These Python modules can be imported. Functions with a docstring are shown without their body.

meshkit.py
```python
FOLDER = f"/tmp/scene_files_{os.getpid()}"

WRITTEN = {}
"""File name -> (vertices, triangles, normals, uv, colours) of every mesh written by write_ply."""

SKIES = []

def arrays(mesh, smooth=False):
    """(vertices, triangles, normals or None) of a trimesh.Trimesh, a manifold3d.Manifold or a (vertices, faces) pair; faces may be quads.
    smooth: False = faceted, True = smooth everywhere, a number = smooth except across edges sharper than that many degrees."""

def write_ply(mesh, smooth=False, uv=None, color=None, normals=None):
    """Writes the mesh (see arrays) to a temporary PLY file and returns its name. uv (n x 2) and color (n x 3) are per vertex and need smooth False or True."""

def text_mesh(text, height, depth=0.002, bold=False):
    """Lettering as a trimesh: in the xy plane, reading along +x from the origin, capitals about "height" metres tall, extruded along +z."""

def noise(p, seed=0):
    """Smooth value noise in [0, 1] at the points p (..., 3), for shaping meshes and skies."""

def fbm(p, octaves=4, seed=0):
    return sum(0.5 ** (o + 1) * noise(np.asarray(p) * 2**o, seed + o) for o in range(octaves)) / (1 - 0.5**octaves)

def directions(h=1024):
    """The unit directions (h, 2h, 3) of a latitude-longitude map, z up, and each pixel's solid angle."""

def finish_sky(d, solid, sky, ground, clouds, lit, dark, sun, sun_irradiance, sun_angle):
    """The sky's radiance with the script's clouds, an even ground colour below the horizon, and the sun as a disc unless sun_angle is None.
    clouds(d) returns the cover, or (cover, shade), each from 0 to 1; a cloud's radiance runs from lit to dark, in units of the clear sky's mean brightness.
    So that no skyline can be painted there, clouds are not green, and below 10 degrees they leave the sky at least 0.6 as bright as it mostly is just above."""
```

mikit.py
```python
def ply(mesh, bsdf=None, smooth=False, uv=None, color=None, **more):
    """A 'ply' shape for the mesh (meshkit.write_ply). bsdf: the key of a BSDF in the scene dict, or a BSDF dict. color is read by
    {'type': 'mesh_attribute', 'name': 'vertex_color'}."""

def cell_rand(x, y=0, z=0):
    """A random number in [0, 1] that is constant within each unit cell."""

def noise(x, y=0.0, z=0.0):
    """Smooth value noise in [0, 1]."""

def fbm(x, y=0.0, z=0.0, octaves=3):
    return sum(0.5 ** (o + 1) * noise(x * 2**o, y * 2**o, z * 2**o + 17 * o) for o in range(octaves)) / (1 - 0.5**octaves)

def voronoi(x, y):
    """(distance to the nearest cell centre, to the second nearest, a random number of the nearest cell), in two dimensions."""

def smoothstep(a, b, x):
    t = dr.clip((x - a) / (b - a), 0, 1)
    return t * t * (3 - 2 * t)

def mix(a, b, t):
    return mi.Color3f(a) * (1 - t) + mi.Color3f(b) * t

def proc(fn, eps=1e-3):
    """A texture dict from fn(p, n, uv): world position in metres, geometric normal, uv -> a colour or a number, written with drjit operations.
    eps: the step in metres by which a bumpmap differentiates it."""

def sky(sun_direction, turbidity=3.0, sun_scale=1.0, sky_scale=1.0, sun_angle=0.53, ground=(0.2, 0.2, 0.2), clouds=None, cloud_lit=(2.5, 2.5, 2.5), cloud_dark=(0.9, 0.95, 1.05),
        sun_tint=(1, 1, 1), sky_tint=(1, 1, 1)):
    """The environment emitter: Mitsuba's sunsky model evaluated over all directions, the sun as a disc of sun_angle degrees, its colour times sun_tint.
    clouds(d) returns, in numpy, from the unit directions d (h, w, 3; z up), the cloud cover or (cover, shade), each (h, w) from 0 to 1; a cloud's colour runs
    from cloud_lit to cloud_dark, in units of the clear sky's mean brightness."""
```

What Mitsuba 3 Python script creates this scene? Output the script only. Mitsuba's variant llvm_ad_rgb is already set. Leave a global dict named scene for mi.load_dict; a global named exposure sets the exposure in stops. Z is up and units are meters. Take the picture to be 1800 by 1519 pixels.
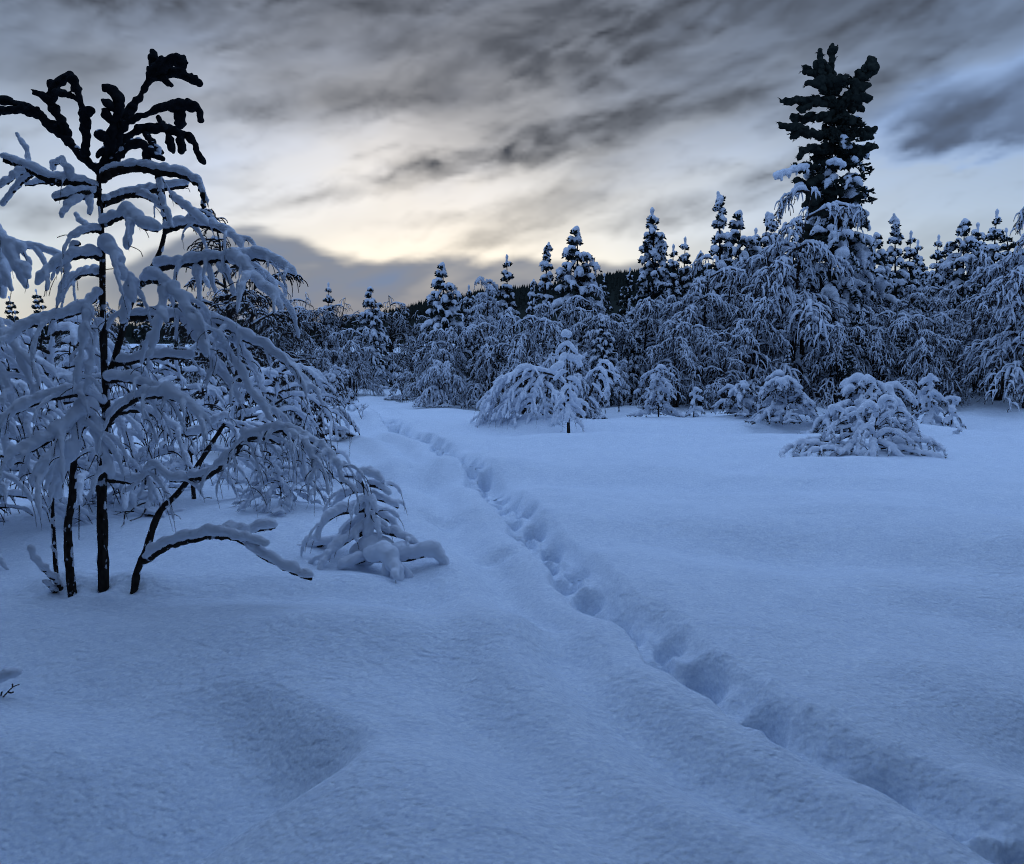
import math
import numpy as np
import trimesh
import drjit as dr
import mitsuba as mi
import mikit
import meshkit

T = mi.ScalarTransform4f
scene, labels = {}, {}

# ---------------------------------------------------------------- camera, sky, exposure
PITCH = math.radians(6.07)
scene['camera'] = {'type': 'perspective', 'fov': 61.93, 'fov_axis': 'x', 'near_clip': 0.05, 'far_clip': 6000.0,
                   'to_world': T().look_at(origin=[0, 0, 1.6], target=[0, math.cos(PITCH), 1.6 - math.sin(PITCH)], up=[0, 0, 1])}
exposure = 1.62


def sstep(a, b, x):
    t = np.clip((x - a) / (b - a), 0, 1)
    return t * t * (3 - 2 * t)


def clouds(d):
    """A dusk sky: grey, streaky cloud low over the glow, opening to clear blue twilight overhead and behind."""
    d = np.asarray(d)
    az = np.degrees(np.arctan2(d[..., 0], d[..., 1]))
    el = np.degrees(np.arcsin(np.clip(d[..., 2], -1, 1)))

    def tex(sx, sy, tilt, seed, octv=4, da=0.0, de=0.0):
        t = math.radians(tilt)
        u, v = (az + da) * math.cos(t) + (el + de) * math.sin(t), -(az + da) * math.sin(t) + (el + de) * math.cos(t)
        return meshkit.fbm(np.stack([u / sx + 40, v / sy + 40, np.full_like(az, seed * 1.37)], -1), octv, seed) - 0.5

    wu, wv = 5 * tex(8, 4, 10, 3), 2.6 * tex(6, 3, 10, 9)
    soft = tex(7.0, 2.0, 12, 23, 5, wu, wv)
    rag = tex(2.6, 0.8, 13, 31, 6, wu, wv)
    field = np.zeros_like(az)
    for a, e, le, wi, ti, s in [(-11.5, 9.3, 5.5, 0.8, 7, 0.85), (-6.5, 10.6, 5.5, 0.9, 14, 1.15), (-2.0, 12.0, 4.0, 0.8, 12, 1.1), (1.5, 12.6, 5.0, 1.5, 14, 1.10), (7.0, 14.0, 5.0, 1.4, 12, 1.05), (13.0, 14.6, 4.5, 0.8, 10, 0.85),
                                (3.4, 18.2, 4.6, 2.4, 10, 1.2), (9.6, 18.8, 3.2, 2.0, 32, 1.0), (5.5, 16.0, 3.5, 1.0, 8, 0.75), (15, 20.6, 8.0, 1.6, 12, 0.85), (25, 19.8, 9.0, 1.6, 16, 0.75),
                                (1.8, 8.6, 4.4, 1.6, 12, 1.1), (-1.5, 6.7, 3.2, 0.9, 2, 0.9), (10.6, 8.2, 4.6, 1.2, 9, 0.95), (15.5, 9.6, 3.8, 1.4, 14, 0.7),
                                (-7.5, 15.0, 5.5, 0.9, 9, 0.85), (0.5, 15.9, 4.0, 0.8, 12, 0.7), (-16, 14.0, 5.0, 0.7, 6, 0.5), (-5.5, 21.0, 6.0, 1.2, 8, 0.9), (-23, 19.6, 8.0, 1.2, 8, 0.8), (-13, 20.4, 5.0, 0.9, 8, 0.7),
                                (-27, 7.4, 5.0, 1.0, 2, 0.75), (-6, 8.0, 4.0, 0.6, 3, 0.5), (-3, 6.9, 5.0, 0.5, 0, 0.45), (22, 15.0, 7.0, 0.8, 18, 0.55)]:
        t = math.radians(ti)
        x, y = az - a + 0.6 * wu, el - e + 0.5 * wv
        u, v = x * math.cos(t) + y * math.sin(t), -x * math.sin(t) + y * math.cos(t)
        field = np.maximum(field, s * np.exp(-np.abs(u / le) ** 2.2 - np.abs(v / wi) ** 2))
    field = field + 0.34 * sstep(12.5, 21, el)
    dens = 1.30 * field + 1.75 * rag + 0.9 * soft
    dark = (0.52 * sstep(0.02, 0.85, dens) + 0.48 * sstep(0.6, 1.3, dens)) * (0.84 + 1.1 * tex(1.3, 0.5, 13, 41, 4, wu, wv))
    grey = (0.16 + 0.50 * sstep(9, 17, el) + 1.3 * tex(8.0, 2.4, 11, 57, 5, wu, wv)) * (1 - 0.8 * np.exp(-((az + 28) / 11) ** 2 - ((el - 9.5) / 4.0) ** 2))
    grey *= 1 - 0.75 * np.exp(-((az - 13) / 7) ** 2 - ((el - 11.0 - 0.3 * (az - 13)) / 2.6) ** 2)
    dark = 1 - (1 - dark) * (1 - 0.82 * np.clip(grey, 0, 1))
    dark = dark * (1 - 0.42 * sstep(12.0, 9.2, el))
    # the low bank behind the forest with its domed end on the left, and the blue-grey bank on the right
    top = 5.3 + 1.0 * wv - 0.05 * np.abs(az) + 2.3 * np.exp(-np.abs((az + 18.0) / 5.6) ** 3)
    bank = sstep(0.5, -0.4, el - top - 0.8 * rag) * sstep(24, 15, az + wu) * sstep(-31, -22, az + 0.5 * wu)
    bank *= 0.86 + 0.5 * soft
    slope = 14.2 + 0.34 * (az - 26) + 1.6 * wv
    right = sstep(16.5, 24.5, az + 1.2 * wu + 5 * rag) * sstep(2.4, -2.4, el - slope - 3.0 * soft) * sstep(9.6, 11.8, el + 2.0 * rag + 1.5 * soft) * (1.0 + 0.35 * soft + 0.25 * rag)
    # thin blue-lit high cloud in front of the glow, closing outside it
    veil = np.clip(0.05 + 0.07 * sstep(6, 20, np.abs(az + 4)) + 0.5 * tex(11, 3.5, 14, 77) * sstep(5, 12, el), 0, 1)
    veil = np.clip(np.maximum(veil, 0.97 * right), 0, 1)
    shade = np.clip(1 - (1 - dark) * (1 - 0.86 * np.clip(bank, 0, 1)), 0, 1)
    cover = 1 - (1 - veil) * (1 - 0.90 * dark) * (1 - 0.97 * np.clip(bank, 0, 1))
    mixed = np.clip(shade / np.maximum(shade + veil * (1 - shade), 1e-3), 0, 1)
    mixed = np.maximum(mixed * (1 - 0.14 * np.clip(bank, 0, 1)), 0.86 * right)
    away = 1 - np.exp(-((az + 4) / 70) ** 4) * sstep(48, 22, el)
    cover = cover * (1 - away) + away * 0.97
    behind = sstep(0.7, -0.9, d[..., 1] - 0.1 * d[..., 0])
    mixed = mixed * (1 - away) + away * np.clip(0.02 + 0.42 * behind + 0.4 * tex(20, 9, 5, 91), 0, 1)
    return np.clip(cover, 0, 1), np.clip(mixed, 0, 1)


scene['sky'] = mikit.sky((-0.10, math.cos(math.radians(12)), math.sin(math.radians(12))), turbidity=2.0, sun_scale=0.0, sky_scale=1.16, sky_tint=(1.02, 0.97, 1.14),
                         ground=(0.5, 0.55, 0.62), clouds=clouds, cloud_lit=(2.2, 3.5, 6.2), cloud_dark=(0.27, 0.31, 0.40))
# ---------------------------------------------------------------- materials
def snow_grain(p, n, uv):
    # loose, lumpy crystals: fine grain over soft centimetre lumps
    w = 3 * mikit.noise(p.x * 7, p.y * 7, p.z * 7)
    return 0.0058 * mikit.noise(p.x * 62 + w, p.y * 62, p.z * 62) + 0.0085 * mikit.noise(p.x * 24 + 5, p.y * 24 + w, p.z * 24) + 0.0016 * mikit.noise(p.x * 150, p.y * 150, p.z * 150)


def snow_tone(p, n, uv):
    g = mikit.noise(p.x * 75, p.y * 75, p.z * 75) * 0.6 + mikit.noise(p.x * 170, p.y * 170, p.z * 170) * 0.4
    return mikit.mix((0.50, 0.58, 0.72), (0.92, 0.97, 0.99), 0.8 * g + 0.2 * mikit.fbm(p.x * 9, p.y * 9, p.z * 9))


def rime_grain(p, n, uv):
    return 0.006 * mikit.noise(p.x * 38, p.y * 38, p.z * 38) + 0.004 * mikit.noise(p.x * 85, p.y * 85, p.z * 85)


def bark_tone(p, n, uv):
    # dark scaly bark with flecks of rime stuck in it
    k = mikit.smoothstep(0.66, 0.74, mikit.fbm(p.x * 34, p.y * 34, p.z * 21))
    return mikit.mix(mikit.mix((0.012, 0.010, 0.009), (0.045, 0.036, 0.030), mikit.noise(p.x * 70, p.y * 70, p.z * 30)), (0.55, 0.60, 0.68), k * 0.8)


def bark_relief(p, n, uv):
    return 0.012 * mikit.noise(p.x * 60, p.y * 60, p.z * 24)


def needle_tone(p, n, uv):
    return mikit.mix((0.010, 0.014, 0.014), (0.030, 0.036, 0.030), mikit.noise(p.x * 12, p.y * 12, p.z * 12))


scene['ground_snow'] = {'type': 'twosided', 'bsdf': {'type': 'bumpmap', 'arbitrary': mikit.proc(snow_grain, 0.004), 'scale': 1.0,
                                                     'bsdf': {'type': 'diffuse', 'reflectance': mikit.proc(snow_tone)}}}
scene['tree_snow'] = {'type': 'twosided', 'bsdf': {'type': 'bumpmap', 'arbitrary': mikit.proc(rime_grain, 0.004), 'scale': 1.0,
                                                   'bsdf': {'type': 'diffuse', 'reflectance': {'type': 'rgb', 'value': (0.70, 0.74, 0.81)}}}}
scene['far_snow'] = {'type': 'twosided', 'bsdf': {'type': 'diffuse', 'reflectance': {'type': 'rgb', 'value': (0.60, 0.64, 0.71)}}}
scene['bark'] = {'type': 'twosided', 'bsdf': {'type': 'bumpmap', 'arbitrary': mikit.proc(bark_relief, 0.004), 'scale': 1.0,
                                              'bsdf': {'type': 'diffuse', 'reflectance': mikit.proc(bark_tone)}}}
scene['twig_wood'] = {'type': 'twosided', 'bsdf': {'type': 'diffuse', 'reflectance': {'type': 'rgb', 'value': (0.030, 0.025, 0.022)}}}
scene['needles'] = {'type': 'twosided', 'bsdf': {'type': 'diffuse', 'reflectance': mikit.proc(needle_tone)}}


# ---------------------------------------------------------------- mesh helpers
def join(parts):
    vs, fs, at = [], [], 0
    for v, f in parts:
        vs.append(v), fs.append(f + at)
        at += len(v)
    return np.vstack(vs), np.vstack(fs)


def resample(pts, n):
    pts = np.asarray(pts, float)
    s = np.concatenate([[0], np.cumsum(np.linalg.norm(np.diff(pts, axis=0), axis=1))])
    if len(pts) > 2:   # a smooth curve through the points
        from scipy.interpolate import PchipInterpolator
        keep = np.concatenate([[True], np.diff(s) > 1e-6])
        return PchipInterpolator(s[keep], pts[keep])(np.linspace(0, s[-1], n))
    return pts[0] + (pts[-1] - pts[0]) * np.linspace(0, 1, n)[:, None]


def tubes(P, R, sides, squash=None):
    """Closed tubes along the polylines P (N, n, 3) with radii R (N, n), as one (vertices, triangles)."""
    P, R = np.asarray(P, float), np.asarray(R, float)
    N, n = R.shape
    t = np.gradient(P, axis=1)
    t /= np.linalg.norm(t, axis=2, keepdims=True) + 1e-9
    whole = P[:, -1] - P[:, 0]
    ref = np.cross(whole, [0, 0, 1.0])
    flat = np.linalg.norm(ref, axis=1) < 0.15 * np.linalg.norm(whole, axis=1)
    ref[flat] = [1.0, 0.3, 0]
    a = ref[:, None] - t * (ref[:, None] * t).sum(2, keepdims=True)
    a /= np.linalg.norm(a, axis=2, keepdims=True) + 1e-9
    b = np.cross(t, a)
    ang = np.arange(sides) * 2 * np.pi / sides
    ring = np.cos(ang)[:, None] * a[:, :, None] + np.sin(ang)[:, None] * b[:, :, None]
    if squash is not None:
        ring = ring * np.array([1, 1, squash])
    v = P[:, :, None] + R[:, :, None, None] * ring
    i, j = np.meshgrid(np.arange(n - 1), np.arange(sides), indexing='ij')
    q = np.stack([i * sides + j, (i + 1) * sides + j, (i + 1) * sides + (j + 1) % sides, i * sides + (j + 1) % sides], -1).reshape(-1, 4)
    f = np.vstack([q[:, [0, 2, 1]], q[:, [0, 3, 2]]])
    f = (f[None] + (np.arange(N) * n * sides)[:, None, None]).reshape(-1, 3)
    return v.reshape(-1, 3), f


def lumps(rng, N, n, every=2, low=0.65, high=1.3):
    """Smooth random factors along N polylines of n points."""
    k = max(2, n // every + 1)
    c = rng.uniform(low, high, (N, k))
    x = np.linspace(0, k - 1, n)
    i = np.minimum(x.astype(int), k - 2)
    w = (x - i)
    w = w * w * (3 - 2 * w)
    return c[:, i] * (1 - w) + c[:, i + 1] * w


ENDS = {}


def snow_on(rng, P, R, depth, sides=5, lift=0.9, every=1, low=0.05, high=1.55, steep=0.28):
    """Lying snow along the polylines: a lumpy load above each, thin where it hangs steeply."""
    P, R = np.asarray(P, float), np.asarray(R, float)
    N, n = R.shape
    t = np.gradient(P, axis=1)
    t /= np.linalg.norm(t, axis=2, keepdims=True) + 1e-9
    level = np.sqrt(np.clip(1 - t[..., 2] ** 2, 0, 1))
    r = np.broadcast_to(np.asarray(depth, float), (N,))[:, None] * (steep + (1 - steep) * level) * lumps(rng, N, n, every, low, high) + 0.35 * R
    C = P.copy()
    C[..., 2] += lift * r * level + 0.3 * R
    C += rng.normal(0, 0.10, C.shape) * r[..., None]
    end = np.ones(n)
    end[0], end[-1] = 0.30, 0.0
    end[-2] = 0.86
    C[:, -1] += t[:, -1] * (0.5 * r[:, -2])[:, None]
    return tubes(C, r * end, sides)


def surface(field, origin, voxel):
    """The zero surface of a sampled field (negative inside), by surface nets."""
    F = field
    neg = F < 0
    s = [slice(None, -1), slice(1, None)]
    corner = [(i, j, k) for i in (0, 1) for j in (0, 1) for k in (0, 1)]
    count = sum(neg[s[i], s[j], s[k]].astype(np.int8) for i, j, k in corner)
    cells = np.argwhere((count > 0) & (count < 8))
    if not len(cells):
        return np.zeros((0, 3)), np.zeros((0, 3), int)
    val = {c: F[cells[:, 0] + c[0], cells[:, 1] + c[1], cells[:, 2] + c[2]] for c in corner}
    acc, num = np.zeros((len(cells), 3)), np.zeros(len(cells))
    for c in corner:
        for ax in range(3):
            if c[ax] == 0:
                e = tuple(1 if m == ax else c[m] for m in range(3))
                a, b = val[c], val[e]
                hit = (a < 0) != (b < 0)
                w = np.where(hit, a / np.where(hit, a - b, 1), 0)
                p = np.tile(np.array(c, float), (len(cells), 1))
                p[:, ax] += w
                acc += p * hit[:, None]
                num += hit
    v = origin + voxel * (cells + acc / num[:, None])
    index = -np.ones(np.array(F.shape) - 1, np.int64)
    index[tuple(cells.T)] = np.arange(len(cells))
    faces = []
    for ax in range(3):
        b, c = (ax + 1) % 3, (ax + 2) % 3
        lo, hi = [slice(1, -1)] * 3, [slice(1, -1)] * 3
        lo[ax], hi[ax] = slice(0, -1), slice(1, None)
        x0, x1 = neg[tuple(lo)], neg[tuple(hi)]
        e = np.argwhere(x0 != x1)
        if not len(e):
            continue
        g = e + 1
        g[:, ax] -= 1
        q = []
        for db, dc in ((-1, -1), (0, -1), (0, 0), (-1, 0)):
            h = g.copy()
            h[:, b] += db
            h[:, c] += dc
            q.append(index[tuple(h.T)])
        q = np.stack(q, 1)
        q[~x0[tuple(e.T)]] = q[~x0[tuple(e.T)]][:, ::-1]
        q = q[(q >= 0).all(1)]
        faces += [q[:, [0, 1, 2]], q[:, [0, 2, 3]]]
    return v, np.vstack(faces)


def blend(segs, voxel, k, pad=0.03, rough=0.0, seed=0):
    """Smooth union of round cones (a, b, ra, rb) as a mesh: snow that has settled into one load."""
    A = np.array([s[0] for s in segs], float)
    B = np.array([s[1] for s in segs], float)
    ra, rb = np.array([s[2] for s in segs]), np.array([s[3] for s in segs])
    rm = np.maximum(ra, rb)
    reach = pad + 3.2 / k
    lo = np.minimum(A, B).min(0) - rm.max() - reach - 2 * voxel
    hi = np.maximum(A, B).max(0) + rm.max() + reach + 2 * voxel
    shape = np.ceil((hi - lo) / voxel).astype(int) + 1
    E = np.zeros(shape, np.float32)
    for a, b, p, q, m in zip(A, B, ra, rb, rm):
        i0 = np.floor((np.minimum(a, b) - m - reach - lo) / voxel).astype(int)
        i1 = np.ceil((np.maximum(a, b) + m + reach - lo) / voxel).astype(int) + 1
        i0, i1 = np.maximum(i0, 0), np.minimum(i1, shape)
        X = [(lo[c] + voxel * np.arange(i0[c], i1[c]) - a[c]).astype(np.float32) for c in range(3)]
        x, y, z = X[0][:, None, None], X[1][None, :, None], X[2][None, None, :]
        d = b - a
        L = float(d @ d) + 1e-12
        h = np.clip((x * d[0] + y * d[1] + z * d[2]) / L, 0, 1)
        dist = np.sqrt((x - h * d[0]) ** 2 + (y - h * d[1]) ** 2 + (z - h * d[2]) ** 2) - (p + (q - p) * h)
        E[i0[0]:i1[0], i0[1]:i1[1], i0[2]:i1[2]] += np.exp(np.minimum(-k * dist, 30)).astype(np.float32)
    F = -np.log(np.maximum(E, 1e-6)) / k
    v, f = surface(F, lo, voxel)
    if rough and len(v):
        m = trimesh.Trimesh(v, f, process=False)
        nrm = np.asarray(m.vertex_normals)
        w = rough * (1.4 * (meshkit.noise(v * 11 + 7, seed) - 0.5) + 0.9 * (meshkit.noise(v * 27, seed + 3) - 0.5))
        v = v + nrm * w[:, None]
    return v, f


def load_segments(rng, pts, r, depth, low=0.75, high=1.25, steep=0.3, lift=0.75, step=None):
    """Round cones of the snow lying on one branch."""
    n = max(3, int(np.ceil(np.linalg.norm(np.diff(pts, axis=0), axis=1).sum() / (step or 0.8 * depth))) + 1)
    P = resample(pts, n)
    rr = np.interp(np.linspace(0, 1, n), np.linspace(0, 1, len(r)), r)
    t = np.gradient(P, axis=0)
    t /= np.linalg.norm(t, axis=1, keepdims=True) + 1e-9
    level = np.sqrt(np.clip(1 - t[:, 2] ** 2, 0, 1))
    q = depth * (steep + (1 - steep) * level) * lumps(rng, 1, n, 2, low, high)[0] + 0.2 * rr
    q[0] *= 0.8
    q[-1] *= 0.85
    C = P + rng.normal(0, 0.12, P.shape) * q[:, None]
    C[:, 2] += lift * q * level + 0.35 * rr
    return [(C[i], C[i + 1], q[i], q[i + 1]) for i in range(n - 1)]


def put(key, mesh, bsdf, smooth=True, **more):
    scene[key] = mikit.ply(mesh, bsdf, smooth=smooth, **more)
    return key


def tell(key, label, category, group=None, kind=None):
    labels[key] = {'label': label, 'category': category}
    if group:
        labels[key]['group'] = group
    if kind:
        labels[key]['kind'] = kind


taken = {}


def numbered(name):
    taken[name] = taken.get(name, 0) + 1
    return name if taken[name] == 1 else f'{name}_{taken[name] - 1:03d}'


# ---------------------------------------------------------------- the ground
TRAIL = np.array([(2.3, 0.6), (2.0, 1.6), (1.78, 2.4), (1.64, 2.78), (1.48, 3.07), (1.26, 3.3), (1.04, 3.74), (0.86, 4.32), (0.77, 4.89), (0.57, 5.22), (0.45, 6.05), (0.19, 6.97), (-0.06, 8.2),
                  (-0.32, 9.54), (-0.77, 11.39), (-1.16, 13.31), (-1.76, 14.54), (-2.25, 16.01), (-3.1, 17.8), (-3.9, 20.5), (-4.6, 24.0), (-5.4, 28.0), (-6.2, 34.0), (-7.5, 42.0)])
trail_fine = resample(TRAIL, 1600)


def along_trail(x, y):
    """(distance along the trail, distance to its left as seen walking away)"""
    from scipy.spatial import cKDTree
    d, i = cKDTree(trail_fine).query(np.stack([x, y], -1))
    t = np.gradient(trail_fine, axis=0)
    t /= np.linalg.norm(t, axis=1, keepdims=True)
    s = np.concatenate([[0], np.cumsum(np.linalg.norm(np.diff(trail_fine, axis=0), axis=1))])
    off = np.stack([x, y], -1) - trail_fine[i]
    return s[i] + (off * t[i]).sum(-1), -off[..., 0] * t[i][..., 1] + off[..., 1] * t[i][..., 0]


def make_steps():
    rng = np.random.default_rng(5)
    out, s, k = [], 0.2, 0
    while s < 26:
        out.append((s, (0.07 if k % 2 else -0.07) + rng.normal(0, 0.03), rng.uniform(0.10, 0.145), rng.uniform(0.065, 0.095), rng.uniform(0.17, 0.30), rng.normal(0, 0.3)))
        s += rng.uniform(0.19, 0.34)
        k += 1
    return out


def make_clods():
    rng = np.random.default_rng(15)
    return [(rng.uniform(0.2, 22), rng.normal(-0.02, 0.12), rng.uniform(0.018, 0.05), rng.uniform(0.5, 0.95)) for _ in range(420)]


STEPS, CLODS = make_steps(), make_clods()
STEM_WELLS = [(-2.63, 5.32, 0.085, 0.10, -0.085), (-2.81, 5.26, 0.07, 0.08, -0.07), (-2.43, 5.29, 0.07, 0.08, -0.07), (-2.9, 5.32, 0.06, 0.06, -0.05), (-2.63, 5.2, 0.22, 0.14, 0.035)]
MOUNDS = [  # x, y, radius across, radius along, height
    (-0.75, 4.55, 0.85, 0.42, 0.13), (-0.15, 2.55, 0.55, 0.55, 0.12), (-3.4, 16.3, 0.9, 0.5, 0.28), (-2.75, 16.6, 0.4, 0.3, 0.12), (-2.25, 11.9, 0.30, 0.20, 0.12), (-1.05, 6.2, 0.65, 0.45, -0.06),
    (-0.98, 5.7, 0.34, 0.22, 0.05), (-1.9, 20.6, 1.1, 0.6, 0.16), (-1.6, 19.0, 0.8, 0.5, 0.10), (-2.9, 23.5, 0.7, 0.4, 0.16), (-2.64, 5.45, 0.30, 0.22, 0.07), (-2.95, 5.45, 0.2, 0.2, 0.08), (-2.35, 5.42, 0.2, 0.2, 0.06),
    (0.2, 15.4, 1.3, 0.7, 0.12), (2.9, 16.9, 0.8, 0.6, 0.15), (4.6, 16.8, 0.7, 0.6, 0.14), (5.0, 15.8, 0.9, 0.6, 0.16), (4.9, 12.1, 1.2, 0.6, 0.16), (7.6, 14.3, 0.5, 0.4, 0.12), (8.6, 17.4, 1.0, 0.7, 0.2),
    (-4.2, 7.8, 1.0, 0.7, 0.12), (-2.1, 7.6, 0.8, 0.5, 0.12), (-0.1, 6.32, 0.13, 0.07, -0.07), (-0.66, 7.3, 0.2, 0.09, -0.06), (-0.62, 4.0, 0.5, 0.3, -0.02), (2.7, 3.5, 0.8, 0.40, -0.30), (2.4, 2.55, 0.6, 0.25, -0.22), (3.6, 5.2, 1.1, 0.5, -0.14), (2.2, 6.6, 1.0, 0.45, -0.12), (4.6, 8.2, 0.9, 0.4, -0.10), (3.2, 9.6, 1.2, 0.4, 0.10), (5.2, 10.2, 1.1, 0.35, 0.10), (-1.9, 3.9, 0.7, 0.35, -0.10), (-1.6, 2.6, 0.9, 0.4, -0.12),
    (-1.15, 5.25, 0.7, 0.22, -0.06), (-2.6, 17.9, 0.25, 0.2, 0.14), (-2.0, 21.0, 0.35, 0.25, 0.16), (-3.1, 21.6, 0.35, 0.25, 0.10)]


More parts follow.
